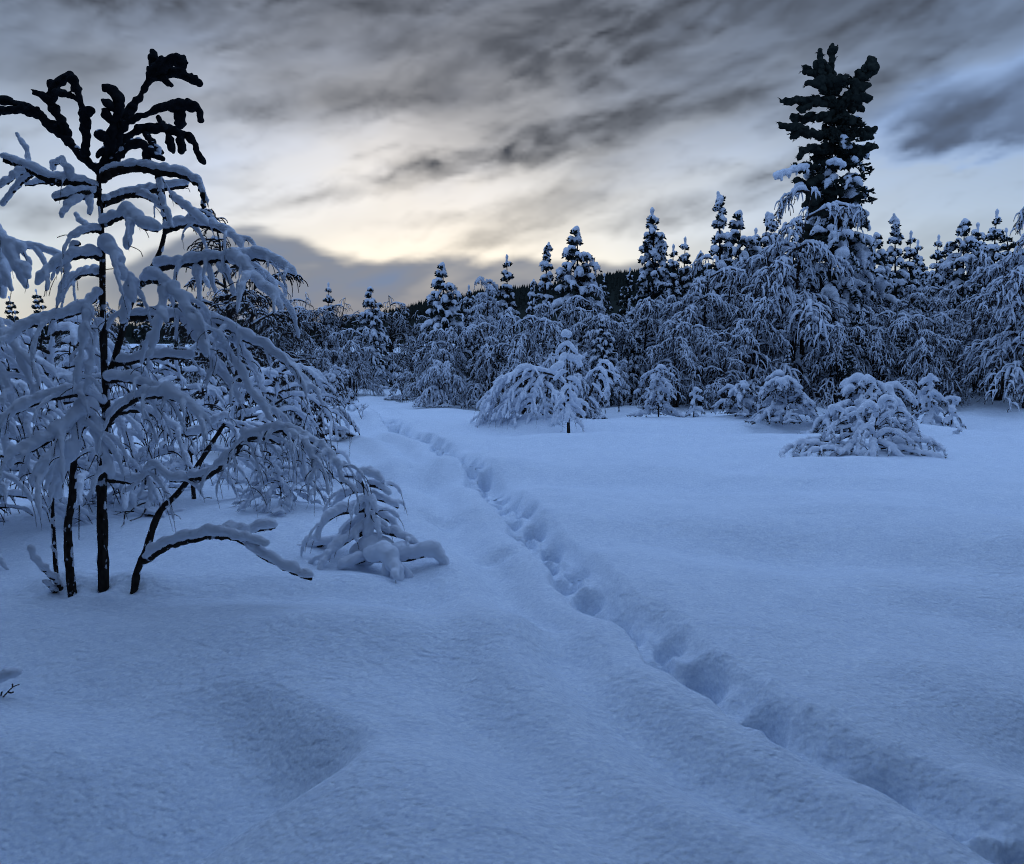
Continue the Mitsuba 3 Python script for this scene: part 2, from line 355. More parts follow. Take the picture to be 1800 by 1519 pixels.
def ground(x, y):
    x, y = np.asarray(x, float), np.asarray(y, float)
    p = np.stack([x, y, np.zeros_like(x)], -1)
    near = np.exp(-np.maximum(np.hypot(x, y) - 60, 0) / 200)
    z = 0.42 * (meshkit.fbm(p / 6.0 + 11.3, 3, 2) - 0.5) + 0.26 * (meshkit.fbm(p / np.array([2.6, 1.3, 1]) + 3.7, 3, 6) - 0.5) * near
    # drifts across the open field
    z += 0.34 * sstep(5, 8, y) * sstep(24, 17, y) * (meshkit.noise(np.stack([x / 3.2 + 0.25 * y, y / 0.85, 0 * x], -1), 14) - 0.5)
    z += 0.07 * (meshkit.fbm(p / 0.55 + 9.1, 3, 8) - 0.5) * sstep(40, 12, y)
    z -= 0.42 * (meshkit.fbm(np.zeros(3) / 6.0 + 11.3, 3, 2) - 0.5)
    z += 0.30 * sstep(7.5, 11.5, x) * sstep(13, 19, y) + 0.30 * sstep(18, 30, y) * sstep(-1, 5, x)
    z *= 1 - 0.85 * sstep(13, 18, y) * np.exp(-((x + 3.2 + 0.12 * (y - 18)) / 2.6) ** 2) * sstep(60, 42, y)
    for a, b, ra, rb, h in MOUNDS + STEM_WELLS:
        z += h * np.exp(-((x - a) / ra) ** 2 - ((y - b) / rb) ** 2)
    # the hollow at the left front, its near right rim steepest
    u, v = (x + 0.98) * 0.80 + (y - 3.12) * 0.60, -(x + 0.98) * 0.60 + (y - 3.12) * 0.80
    w = np.hypot(u / (0.42 + 1.1 * sstep(0.35, -0.7, u)), v / (0.36 + 0.6 * sstep(-0.3, 0.5, v)))
    z -= 0.30 * sstep(1.15, 0.15, w)
    # the trodden trail: an old, snowed-in furrow and bank on its left, then the fresh line of steps
    flat, keep = z.copy(), (np.abs(x) < 12) & (y > 0.5) & (y < 42)
    s, q = along_trail(x[keep], y[keep])
    e = 0.03 * np.sin(s * 2.1) + 0.04 * np.sin(s * 0.83 + 1)
    wide = sstep(45, 20, s)
    dz = -0.085 * np.exp(-((q - 0.62 - e) / 0.16) ** 2) + 0.04 * np.exp(-((q - 0.92 - 2 * e) / 0.2) ** 2) - 0.055 * np.exp(-((q - 1.22 - e) / 0.22) ** 2) + 0.03 * np.exp(-((q - 0.34) / 0.12) ** 2)
    dz *= sstep(0.4, 1.8, s)
    dz += 0.04 * np.exp(-((q + 0.5 + e) / 0.28) ** 2)
    # the trench: its left wall steep, its right one slumping
    lip = 0.18 + 0.05 * (meshkit.noise(np.stack([s * 3.1, 0 * s, 0 * s], -1), 4) - 0.5) * 2
    dz -= 0.135 * sstep(lip + 0.03, lip - 0.05, q) * sstep(-0.27, -0.06, q) * (0.7 + 0.6 * meshkit.noise(np.stack([s * 2.3, q * 3, 0 * s], -1), 5))
    hole = np.zeros_like(s)
    jag = 2 * meshkit.fbm(np.stack([x[keep] * 14, y[keep] * 14, 0 * s], -1), 2, 27) - 1
    for s0, q0, la, lb, dep, turn in STEPS:
        a, b = s - s0, q - q0
        a, b = a + turn * b, b - turn * a
        hole = np.maximum(hole, dep * sstep(1.25, 0.6, np.hypot(a / la, b / lb) + 0.12 * jag))
    dz -= hole
    inside = np.exp(-((q - 0.0) / 0.17) ** 2)
    pn = np.stack([x[keep], y[keep], 0 * s], -1)
    dz += inside * (0.11 * np.maximum(meshkit.fbm(pn * 7.5, 2, 17) - 0.52, 0) * 2 + 0.03 * (meshkit.noise(pn * 13, 18) - 0.5))
    order = np.argsort(s)
    ss, qs = s[order], q[order]
    bump = np.zeros_like(s)
    for s0, q0, r0, h0 in CLODS:
        i, j = np.searchsorted(ss, [s0 - r0, s0 + r0])
        w = np.maximum(0, 1 - ((ss[i:j] - s0) / r0) ** 2 - ((qs[i:j] - q0) / r0) ** 2) * r0 * h0
        bump[order[i:j]] = np.maximum(bump[order[i:j]], w)
    dz += bump
    z[keep] += dz * wide
    return z


def at_ground(x, y):
    return float(ground(np.array([x]), np.array([y]))[0])


def make_ground():
    near = np.exp(np.arange(math.log(0.35), math.log(1.6), 0.05))
    mid = np.exp(np.arange(math.log(1.6), math.log(21), 0.0068))
    far = np.exp(np.arange(math.log(21), math.log(5000), 0.035))
    r = np.concatenate([near, mid, far])
    half = math.radians(38)
    fine = np.linspace(-half, half, 700)
    rest = np.linspace(half, 2 * math.pi - half, 62)[1:-1]
    th = np.concatenate([fine, rest])
    R, A = np.meshgrid(r, th, indexing='ij')
    X, Y = R * np.sin(A), R * np.cos(A)
    Z = ground(X.ravel(), Y.ravel()).reshape(X.shape)
    from scipy.ndimage import gaussian_filter
    k0 = len(near)
    sharp = sstep(5.0, 9.0, R[k0:k0 + len(mid), :700])
    part = Z[k0:k0 + len(mid), :700]
    Z[k0:k0 + len(mid), :700] = sharp * part + (1 - sharp) * gaussian_filter(part, (0.8, 1.0))   # loose snow has no edges sharper than this
    v = np.stack([X, Y, Z], -1).reshape(-1, 3)
    n, m = X.shape
    i, j = np.meshgrid(np.arange(n - 1), np.arange(m), indexing='ij')
    k = (j + 1) % m
    q = np.stack([i * m + j, i * m + k, (i + 1) * m + k, (i + 1) * m + j], -1).reshape(-1, 4)
    f = np.vstack([q[:, [0, 2, 1]], q[:, [0, 3, 2]]])
    c = len(v)
    v = np.vstack([v, [[0, 0, at_ground(0, 0)]]])
    f = np.vstack([f, np.stack([np.full(m, c), np.arange(m), (np.arange(m) + 1) % m], 1)[:, [0, 2, 1]]])
    return v, f


put('ground', make_ground(), 'ground_snow', smooth=True)
labels['ground'] = {'label': 'blue dusk snow with soft drifts and a deep line of footprints', 'category': 'ground', 'kind': 'structure'}


def make_hill():
    """A wooded ridge beyond the forest: the slope and, as one mass, the firs on it."""
    az = np.radians(np.linspace(-60, 70, 261))
    deg = np.interp(np.degrees(az), [-60, -30, -12, -8, -2, 3, 7.5, 15, 25, 40, 70], [0.9, 0.6, 0.9, 1.7, 2.9, 3.6, 4.1, 4.5, 3.6, 2.4, 1.0])
    top = 900 * np.tan(np.radians(deg)) + 3 * (meshkit.noise(np.stack([az * 30, 0 * az, 0 * az], -1), 3) - 0.5)
    rows = []
    for k, g in enumerate([0, 0.35, 0.7, 0.92, 1.0, 0.9, 0.0]):
        r = 560 + 340 * (k / 4) if k < 5 else 900 + 260 * (k - 4)
        rows.append(np.stack([r * np.sin(az), r * np.cos(az), top * g - 1.0], -1))
    v = np.array(rows)
    n, m = v.shape[:2]
    i, j = np.meshgrid(np.arange(n - 1), np.arange(m - 1), indexing='ij')
    q = np.stack([i * m + j, (i + 1) * m + j, (i + 1) * m + j + 1, i * m + j + 1], -1).reshape(-1, 4)
    put('hill', (v.reshape(-1, 3), np.vstack([q[:, [0, 2, 1]], q[:, [0, 3, 2]]])), 'needles', smooth=True)
    labels['hill'] = {'label': 'dark wooded ridge rising beyond the snowy forest', 'category': 'hill', 'kind': 'structure'}
    rng = np.random.default_rng(8)
    N = 5200
    a, g = rng.uniform(-0.5, 0.9, N), np.sqrt(rng.uniform(0.15, 1, N))
    r = 560 + 340 * g
    base = np.interp(a, az, top) * np.interp(g, [0, 0.25, 0.5, 0.75, 1], [0, 0.35, 0.7, 0.92, 1]) - 1.4
    h, w = rng.uniform(5.0, 11.5, N), rng.uniform(1.2, 2.0, N)
    P, ring = [], np.arange(5) * 2 * np.pi / 5
    c = np.stack([r * np.sin(a), r * np.cos(a), base], -1)
    for zf, wf in ((0.0, 1.0), (0.45, 0.62), (0.46, 0.8), (1.0, 0.02)):
        P.append(c[:, None] + np.stack([(w * wf)[:, None] * np.cos(ring), (w * wf)[:, None] * np.sin(ring), np.broadcast_to((h * zf)[:, None], (N, 5))], -1))
    v = np.stack(P, 1)
    i, j = np.meshgrid(np.arange(3), np.arange(5), indexing='ij')
    q = np.stack([i * 5 + j, i * 5 + (j + 1) % 5, (i + 1) * 5 + (j + 1) % 5, (i + 1) * 5 + j], -1).reshape(-1, 4)
    f = np.vstack([q[:, [0, 1, 2]], q[:, [0, 2, 3]]])
    f = (f[None] + (np.arange(N) * 20)[:, None, None]).reshape(-1, 3)
    put('hill_forest', (v.reshape(-1, 3), f), 'needles', smooth=False)
    tell('hill_forest', 'dense dark firs covering the far ridge', 'forest', kind='stuff')


make_hill()


# ---------------------------------------------------------------- snow-laden trees
def arcs(rng, base, az, length, rise, sag, n, wob=0.05):
    """Curves (N, n, 3) that leave base (N, 3) towards az, climb by rise and sag by sag (parts of the length)."""
    s = np.linspace(0, 1, n)
    N = len(az)
    out = np.sin(s * 1.35) / np.sin(1.35)
    P = np.zeros((N, n, 3))
    reach = length * 0.85
    P[..., 0] = np.cos(az)[:, None] * reach[:, None] * out
    P[..., 1] = np.sin(az)[:, None] * reach[:, None] * out
    P[..., 2] = length[:, None] * (rise[:, None] * s - sag[:, None] * s ** 2)
    amp = wob * length[:, None] * np.sin(s * np.pi * rng.uniform(0.8, 2.2, (N, 1)) + 0) * s
    turn = rng.normal(0, 1, N)[:, None] * amp
    P[..., 0] += -np.sin(az)[:, None] * turn
    P[..., 1] += np.cos(az)[:, None] * turn
    P[..., 2] += rng.normal(0, 1, N)[:, None] * amp * 0.5
    return P + base[:, None]


def off_ground(P, low=0.03):
    P[..., 2] = np.where(P[..., 2] < low, low + 0.15 * (P[..., 2] - low), P[..., 2])
    P[..., 2] = np.maximum(P[..., 2], low * 0.3)
    return P


def pick(rng, P, per, lo, hi):
    """per points along each of the curves P (N, n, 3): (positions, headings, share of the way, owner)."""
    N, n, _ = P.shape
    s = (np.arange(per) + rng.uniform(0.1, 0.9, (N, per))) / per * (hi - lo) + lo
    x = s * (n - 1)
    i = np.minimum(x.astype(int), n - 2)
    w = (x - i)[..., None]
    own = np.repeat(np.arange(N), per).reshape(N, per)
    a, b = P[own, i], P[own, i + 1]
    d = b - a
    return (a * (1 - w) + b * w).reshape(-1, 3), np.arctan2(d[..., 1], d[..., 0]).ravel(), s.ravel(), own.ravel()


def birch(seed, H, spread, stems=3, boughs=18, twigs=11, subs=4, snow=0.034, lean=0.18, bare=0.0, low=0.22, sagging=1.0, sub_size=1.0, frost=1.0):
    """A downy birch bowed by snow: stems, arching boughs, hanging twigs, and the snow on them."""
    rng = np.random.default_rng(seed)
    a0 = rng.uniform(0, 6.28)
    stem = []
    for k in range(stems):
        a = a0 + 2 * math.pi * k / stems + rng.normal(0, 0.3)
        h = H * (1 if k == 0 else rng.uniform(0.62, 0.95))
        out = lean * h * rng.uniform(0.5, 1.3) * (0.55 if k == 0 else 1)
        pts = [(0.03 * math.cos(a), 0.03 * math.sin(a), -0.25)]
        for s in (0.25, 0.5, 0.75, 0.92, 1.0):
            bow = out * (0.4 * s + 0.75 * s ** 3)
            pts.append((bow * math.cos(a) + rng.normal(0, 0.02 * H), bow * math.sin(a) + rng.normal(0, 0.02 * H), h * (s - 0.10 * s ** 4) * 0.98))
        stem.append(resample(pts, 16))
    S = np.array(stem)
    rs = 0.011 * H + 0.012
    SR = rs * (1 - 0.86 * np.linspace(0, 1, 16)) * np.ones((stems, 1))
    per = -(-boughs // stems)
    base, _, s, own = pick(rng, S, per, low, 0.99)
    N = len(base)
    az = np.arange(N) * 2.4 + rng.normal(0, 0.5, N) + a0
    L = spread * (1.12 - 0.62 * s) * rng.uniform(0.65, 1.15, N)
    B = off_ground(arcs(rng, base, az, L, rng.uniform(0.45, 1.0, N), sagging * rng.uniform(0.75, 1.45, N), 12), 0.05)
    BR = (0.0045 * H + 0.006) * (1 - 0.8 * np.linspace(0, 1, 12)) * np.ones((N, 1))
    tips, ta, _, _ = pick(rng, S, 5, 0.72, 1.0)
    base, hd, s, own = pick(rng, B, twigs, 0.18, 1.0)
    base, hd, s = np.vstack([base, tips]), np.concatenate([hd, rng.uniform(0, 6.28, len(tips))]), np.concatenate([s, np.full(len(tips), 0.5)])
    N2 = len(base)
    side = np.where(np.arange(N2) % 2 == 0, 1, -1) * rng.uniform(0.35, 1.25, N2)
    tl = np.concatenate([L[own], np.full(len(tips), spread * 0.5)]) * rng.uniform(0.2, 0.46, N2) * (1.15 - 0.5 * s)
    Q = off_ground(arcs(rng, base, hd + side, tl, rng.uniform(0.05, 0.55, N2), sagging * rng.uniform(0.7, 1.6, N2), 8, 0.08), 0.04)
    QR = 0.0115 * (1 - 0.6 * np.linspace(0, 1, 8)) * np.ones((N2, 1))
    base, hd, s, own = pick(rng, Q, subs, 0.15, 1.0)
    N3 = len(base)
    sl = tl[own] * rng.uniform(0.28, 0.6, N3) * sub_size + 0.05
    U = off_ground(arcs(rng, base, hd + np.where(np.arange(N3) % 2 == 0, 1, -1) * rng.uniform(0.3, 1.2, N3), sl, rng.uniform(-0.1, 0.5, N3), sagging * rng.uniform(0.6, 1.7, N3), 6, 0.08), 0.03)
    UR = 0.0085 * np.ones((N3, 6))
    keep = rng.uniform(0, 1, N3) > bare
    held = rng.uniform(0, 1, N2) > 0.6 * bare
    return dict(trunk=tubes(S, SR, 8), branch=tubes(B, BR, 4),
                twigs=join([tubes(Q, QR, 3), tubes(U, UR, 3)]),
                snow=join([snow_on(rng, S, SR, snow * 1.3, 6, steep=0.12), snow_on(rng, B, BR, snow * 1.35, 6), snow_on(rng, Q[held], QR[held], snow * frost * rng.uniform(0.75, 1.25, held.sum()), 5),
                           snow_on(rng, U[keep], UR[keep], 0.80 * snow * frost * rng.uniform(0.7, 1.2, keep.sum()), 5)]))


def conifer(seed, H, wide, snow=0.062, gap=0.29, dark_top=0.0, leaders=1, per=5, voxel=0.026, crooked=0.03, slim=0.9, foliage=0.03, cover=0.62, rough=0.02):
    """A small spruce or pine under snow: whorls of drooping dark branches, each with pillows of settled snow."""
    rng = np.random.default_rng(seed)
    tr = resample([(0, 0, -0.25), (rng.normal(0, crooked), rng.normal(0, crooked), H * 0.35), (rng.normal(0, crooked), rng.normal(0, crooked), H * 0.7), (rng.normal(0, crooked), rng.normal(0, crooked), H)], 20)
    rt = (0.012 * H + 0.012) * (1 - 0.85 * np.linspace(0, 1, 20))
    z = 0.10 * H
    base, az, L, up = [], [], [], []
    while z < H * 0.97:
        f = z / H
        for k in range(per if f < 0.85 else 3):
            base.append([np.interp(z, tr[:, 2], tr[:, 0]), np.interp(z, tr[:, 2], tr[:, 1]), z + rng.normal(0, 0.04)])
            az.append(rng.uniform(0, 6.28) if k == 0 else az[-1] + 6.28 / per + rng.normal(0, 0.3))
            L.append(wide * ((1 - f) ** slim * 0.93 + 0.07) * rng.uniform(0.6, 1.2))
            up.append(0.15 + 0.85 * f ** 2 + rng.normal(0, 0.12))
        z += gap * rng.uniform(0.7, 1.3) * (1.05 - 0.35 * f)
    base, az, L, up = np.array(base), np.array(az), np.array(L), np.array(up)
    N = len(L)
    B = off_ground(arcs(rng, base, az, L, up, rng.uniform(0.45, 0.95, N) * (1.1 - 0.45 * base[:, 2] / H), 10, 0.05), 0.06)
    BR = (0.007 + 0.004 * L)[:, None] * (1 - 0.6 * np.linspace(0, 1, 10))
    count = 6
    sb, hd, s, own = pick(rng, B, count, 0.25, 1.0)
    n2 = len(sb)
    sl = L[own] * rng.uniform(0.25, 0.5, n2) * (1.2 - 0.6 * s) + 0.04
    Q = off_ground(arcs(rng, sb, hd + np.where(np.arange(n2) % 2 == 0, 1, -1) * rng.uniform(0.4, 1.0, n2), sl, rng.uniform(-0.1, 0.45, n2), rng.uniform(0.4, 1.1, n2), 6, 0.06), 0.05)
    # needles: short dark sprays round every branch
    fb, _, fs, fo = pick(rng, np.concatenate([resample_all(B, 6), Q]), 9, 0.12, 1.0)
    n3 = len(fb)
    th, ph = rng.uniform(0, 6.28, n3), rng.uniform(-0.5, 0.9, n3)
    d = np.stack([np.cos(th) * np.cos(ph), np.sin(th) * np.cos(ph), np.sin(ph)], -1)
    ln = rng.uniform(0.05, 0.10, n3) * (0.8 + 0.25 * H / 4)
    w = np.cross(d, rng.normal(0, 1, (n3, 3)))
    w /= np.linalg.norm(w, axis=1, keepdims=True)
    w2 = np.cross(d, w)
    k = (ln * foliage / 0.1)[:, None]
    tip = fb + d * ln[:, None]
    v = np.stack([fb - d * ln[:, None] * 0.2, fb + d * ln[:, None] * 0.45 + w * k, fb + d * ln[:, None] * 0.45 - 0.5 * w * k + 0.87 * w2 * k, fb + d * ln[:, None] * 0.45 - 0.5 * w * k - 0.87 * w2 * k, tip], 1)
    tri = np.array([[0, 2, 1], [0, 3, 2], [0, 1, 3], [1, 2, 4], [2, 3, 4], [3, 1, 4]])
    F = (tri[None] + (np.arange(n3) * 5)[:, None, None]).reshape(-1, 3)
    needles = join([(v.reshape(-1, 3), F), tubes(Q, 0.014 * np.ones(Q.shape[:2]), 4), tubes(B, BR + 0.010, 4)])
    segs = []
    for i in range(N):
        f = base[i, 2] / H
        if f > 1 - dark_top or rng.uniform() > cover + 0.2 * f or (dark_top > 0 and rng.uniform() < 2.0 * (f - 0.38)):
            continue
        dep = snow * (0.55 + 0.6 * min(L[i] / wide, 1)) * rng.uniform(0.75, 1.25)
        segs += load_segments(rng, B[i][4:], BR[i][4:], dep, 0.45, 1.5, 0.4, lift=1.0)
    for i in range(n2):
        f = sb[i, 2] / H
        if f > 1 - dark_top or rng.uniform() > cover or (dark_top > 0 and rng.uniform() < 2.0 * (f - 0.38)):
            continue
        segs += load_segments(rng, Q[i], np.full(6, 0.012), snow * rng.uniform(0.45, 0.85), 0.5, 1.5, 0.4, lift=1.0, step=max(0.06, 0.3 * sl[i]))
    if dark_top <= 0:
        segs += [(tr[-1], tr[-1] + [0, 0, 0.06], snow * 0.85, snow * 0.6), (tr[-2], tr[-1], snow * 0.4, snow * 0.8)]
    return dict(trunk=tubes(tr[None], rt[None], 8), crown=needles, snow=blend(segs, voxel, 2.6 / voxel, rough=rough, seed=seed))


def resample_all(P, n):
    i = np.linspace(0, P.shape[1] - 1, n)
    a = np.minimum(i.astype(int), P.shape[1] - 2)
    w = (i - a)[None, :, None]
    return P[:, a] * (1 - w) + P[:, a + 1] * w


def bush(seed, H, wide, boughs=14, twigs=6, snow=0.034, voxel=0.02, rise=(0.6, 1.3), sag=(0.9, 1.7), needle=True, tilt=0.0, toward=0.0, tall=None, stem_r=0.016, subs=0):
    """A young tree pressed down into a dome by its snow, the load settled into one lumpy mass with dark gaps."""
    rng = np.random.default_rng(seed)
    top = np.array([math.cos(toward), math.sin(toward), 0]) * tilt
    tr = resample([(0, 0, -0.2), 0.25 * top + [0, 0, H * 0.4], 0.6 * top + [0, 0, H * 0.75], top + [0, 0, H * 0.93]], 12)
    rt = stem_r * (1.1 - 0.8 * np.linspace(0, 1, 12))
    base, _, s, _ = pick(rng, tr[None], boughs, 0.22, 1.0)
    az = np.arange(boughs) * 2.4 + rng.normal(0, 0.35, boughs)
    L = wide * (1.15 - 0.55 * s) * rng.uniform(0.45, 1.3, boughs)
    B = off_ground(arcs(rng, base, az, L, (rng.uniform(*rise, boughs) + rng.normal(0, 0.18, boughs)) * (0.6 + 0.4 * s), rng.uniform(*sag, boughs) * rng.uniform(0.6, 1.15, boughs), 10, 0.12), 0.03)
    BR = (0.010 if H < 1.5 else 0.016) * (1 - 0.85 * np.linspace(0, 1, 10)) * np.ones((boughs, 1))
    sb, hd, ss, own = pick(rng, B, twigs, 0.25, 1.0)
    n2 = len(sb)
    sl = L[own] * rng.uniform(0.3, 0.6, n2) * (1.15 - 0.45 * ss)
    Q = off_ground(arcs(rng, sb, hd + np.where(np.arange(n2) % 2 == 0, 1, -1) * rng.uniform(0.4, 1.1, n2), sl, rng.uniform(0.0, 0.5, n2), rng.uniform(0.7, 1.5, n2), 7, 0.08), 0.025)
    QR = (0.007 if H < 1.5 else 0.011) * np.linspace(1.0, 0.22, 7) * np.ones((n2, 1))
    segs = []
    for i in range(boughs):
        segs += load_segments(rng, B[i][1:-1], BR[i][1:-1], snow * rng.uniform(0.7, 1.25), 0.6, 1.35, 0.42, lift=0.95)
    for i in range(n2):
        if rng.uniform() < 0.15:
            continue
        segs += load_segments(rng, Q[i][:5], QR[i][:5], snow * rng.uniform(0.45, 0.9), 0.6, 1.35, 0.42, step=0.75 * snow, lift=0.95)
    segs += load_segments(rng, tr[5:], rt[5:], snow * 1.0, 0.7, 1.3, 0.55)
    for i in rng.integers(0, boughs, boughs // 2):      # thicker pads where loads have slid together
        c = B[i, rng.integers(3, 8)]
        for _ in range(4):
            e = c + rng.normal(0, 1.0, 3) * snow * np.array([1.1, 1.1, 0.4]) + [0, 0, snow]
            segs.append((e, e + rng.normal(0, 0.5, 3) * snow, snow * rng.uniform(0.8, 1.3), snow * rng.uniform(0.6, 1.1)))
    dark = [tubes(B, BR, 5), tubes(Q, QR, 4)]
    if needle:
        dark.append(sprays(rng, np.concatenate([resample_all(B, 7), Q]), 10, 0.055, 0.010))
    return dict(trunk=tubes(tr[None], rt[None], 8), twigs=join(dark), snow=blend(segs, voxel, 2.6 / voxel, rough=0.014, seed=seed))


def sprays(rng, P, per, length, thick, lo=0.1):
    """Single needles standing off the curves, as slim four-sided darts."""
    b, hd, s, own = pick(rng, P, per, lo, 1.0)
    n = len(b)
    th, ph = hd + rng.normal(0, 0.9, n), rng.uniform(-0.9, 0.7, n)
    d = np.stack([np.cos(th) * np.cos(ph), np.sin(th) * np.cos(ph), np.sin(ph)], -1)
    ln = length * rng.uniform(0.6, 1.2, n)[:, None]
    w = np.cross(d, rng.normal(0, 1, (n, 3)))
    w *= thick / (np.linalg.norm(w, axis=1, keepdims=True) + 1e-9)
    u = np.cross(d, w)
    v = np.stack([b + w, b - 0.5 * w + 0.87 * u, b - 0.5 * w - 0.87 * u, b + d * ln], 1)
    tri = np.array([[0, 1, 3], [1, 2, 3], [2, 0, 3], [0, 2, 1]])
    return v.reshape(-1, 3), (tri[None] + (np.arange(n) * 4)[:, None, None]).reshape(-1, 3)


PARTS = {'trunk': ('trunk', 'bark'), 'branch': ('bough', 'twig_wood'), 'twigs': ('crown', 'twig_wood'), 'crown': ('crown', 'needles'), 'snow': ('crown__snow', 'far_snow')}


def part_dicts(tree, snow='far_snow', crown=None):
    """The parts of one tree as shape dicts, to be stood anywhere."""
    out = {}
    for k, m in tree.items():
        if len(m[1]):
            name, mat = PARTS[k]
            mat = snow if k == 'snow' else (crown if crown and name == 'crown' else mat)
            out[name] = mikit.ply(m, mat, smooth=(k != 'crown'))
    return out


def stand(name, parts, x, y, turn, size, label, category, group=None, z=None, squash=1.0):
    key = numbered(name)
    m = T().translate([x, y, at_ground(x, y) if z is None else z]).rotate([0, 0, 1], turn).scale([size, size, size * squash])
    for k, d in parts.items():
        scene[f'{key}__{k}'] = {**d, 'to_world': m}
    for part in parts:
        if part != 'trunk':
            labels[f'{key}__{part}'] = {'kind': 'stuff'}
    tell(key, label, category, group)
    return key


HERO_BASE = (-2.626, 5.346)
# millimetres from the foot of the tree: (first and last radius, points)
HERO_STEMS = [
    (36, 12, [(-1, 0, -83), (11, 0, 298), (23, 0, 667), (70, 0, 1030), (79, 0, 1281), (80, 0, 1589), (92, 0, 1950), (105, 0, 2209), (104, 0, 2398), (100, 0, 2520), (103, 0, 2646)]),
    (30, 16, [(-152, -80, -57), (-168, -80, 245), (-165, -80, 427), (-121, -80, 659), (-113, -60, 857), (-78, -40, 1034), (-21, 0, 1138)]),
    (15, 9, [(-270, -20, -50), (-288, -20, 211), (-288, -20, 414), (-285, -20, 586), (-239, -40, 710), (-189, -40, 836)]),
    (26, 12, [(216, -50, -67), (240, -50, 126), (309, -60, 276), (366, -60, 441), (410, -50, 537), (518, -40, 645), (586, -20, 736), (639, 20, 828), (702, 80, 948), (770, 140, 1070)]),
    (24, 10, [(61, 20, 1244), (105, 80, 1478), (172, 120, 1733), (224, 150, 1903), (308, 180, 2033), (391, 200, 2214), (414, 200, 2321), (415, 200, 2442), (413, 180, 2618)])]
HERO_SILHOUETTE = [  # snow-covered top boughs, drawn dark as silhouettes
    (26, [(103, 0, 2646), (18, 30, 2699), (-63, 60, 2777), (-119, 80, 2836), (-173, 100, 2884)]),
    (30, [(-119, 80, 2836), (-216, 100, 2922), (-283, 120, 2985), (-373, 140, 3034), (-466, 160, 3077), (-569, 180, 3107)]),
    (24, [(-335, 120, 3009), (-411, 120, 3026), (-503, 120, 3022), (-589, 120, 3002)]),
    (28, [(-118, 80, 2863), (-141, 80, 2941), (-183, 80, 3009), (-225, 80, 3066), (-265, 80, 3100), (-306, 80, 3117)]),
    (28, [(-205, 80, 3053), (-199, 90, 3123), (-180, 90, 3156), (-145, 100, 3190), (-87, 100, 3223)]),
    (19, [(-198, 90, 3156), (-203, 90, 3177)]),
    (27, [(28, 0, 2743), (50, -20, 2833), (56, -30, 2930), (38, -40, 3011), (19, -40, 3093), (-11, -40, 3172)]),
    (22, [(29, -40, 3034), (-41, -20, 3072), (-115, 20, 3096), (-163, 60, 3121)]),
    (20, [(65, -30, 2963), (100, -50, 2985)]),
    (32, [(120, 0, 2635), (172, -30, 2714), (213, -50, 2793), (240, -60, 2896), (268, -60, 2989), (265, -60, 3061), (226, -60, 3104), (192, -60, 3094)]),
    (26, [(257, -60, 2972), (228, -90, 2997), (207, -100, 3017)]),
    (24, [(237, -60, 2906), (214, -80, 2934), (210, -90, 2961)]),
    (25, [(207, -50, 2809), (174, -80, 2819), (150, -100, 2821)]),
    (15, [(168, -30, 2757), (148, -50, 2733), (124, -60, 2704)]),
    (24, [(169, 0, 2787), (224, 60, 2926), (260, 90, 3001), (307, 110, 3074), (348, 130, 3151), (382, 140, 3218), (398, 150, 3289), (406, 150, 3384)]),
    (34, [(378, 140, 3212), (437, 120, 3260), (496, 100, 3294), (560, 80, 3308), (609, 70, 3298), (629, 60, 3262)]),
    (28, [(393, 140, 3232), (463, 160, 3245), (533, 180, 3264), (603, 200, 3239), (659, 220, 3214)]),
    (19, [(445, 150, 3235), (494, 120, 3196), (525, 110, 3162)]),
    (20, [(481, 100, 3274), (480, 90, 3318)]),
    (26, [(158, 0, 2710), (239, -30, 2814), (308, -60, 2890), (388, -90, 2925), (476, -120, 2940), (563, -140, 2974), (655, -160, 2982), (742, -180, 2980), (791, -190, 2948), (812, -200, 2881)]),
    (34, [(617, -150, 2975), (692, -170, 2979), (772, -190, 2967)]),
    (24, [(674, -160, 2962), (672, -160, 2911), (673, -160, 2852)]),
    (25, [(154, 20, 2687), (196, 60, 2770), (242, 90, 2848), (294, 120, 2896), (361, 150, 2931), (448, 180, 2931), (529, 200, 2915), (585, 220, 2885), (622, 230, 2821), (641, 240, 2770), (662, 240, 2728)]),
    (36, [(346, 150, 2920), (416, 170, 2925), (497, 190, 2916), (564, 210, 2893)]),
    (20, [(461, 180, 2907), (481, 170, 2849), (492, 170, 2783)]),
    (21, [(525, 200, 2898), (541, 190, 2847), (553, 190, 2791)]),
    (11, [(529, -120, 2924), (532, -80, 2898), (511, 20, 2889)]),
    (21, [(163, 0, 2669), (235, -40, 2701), (306, -70, 2745), (371, -100, 2768), (414, -120, 2770), (468, -140, 2733), (515, -160, 2693), (562, -170, 2671)]),
    (19, [(474, -140, 2713), (456, -150, 2672), (461, -150, 2633)]),
    (16, [(342, 140, 2890), (394, 60, 2831), (468, -40, 2768), (541, -140, 2707)])]
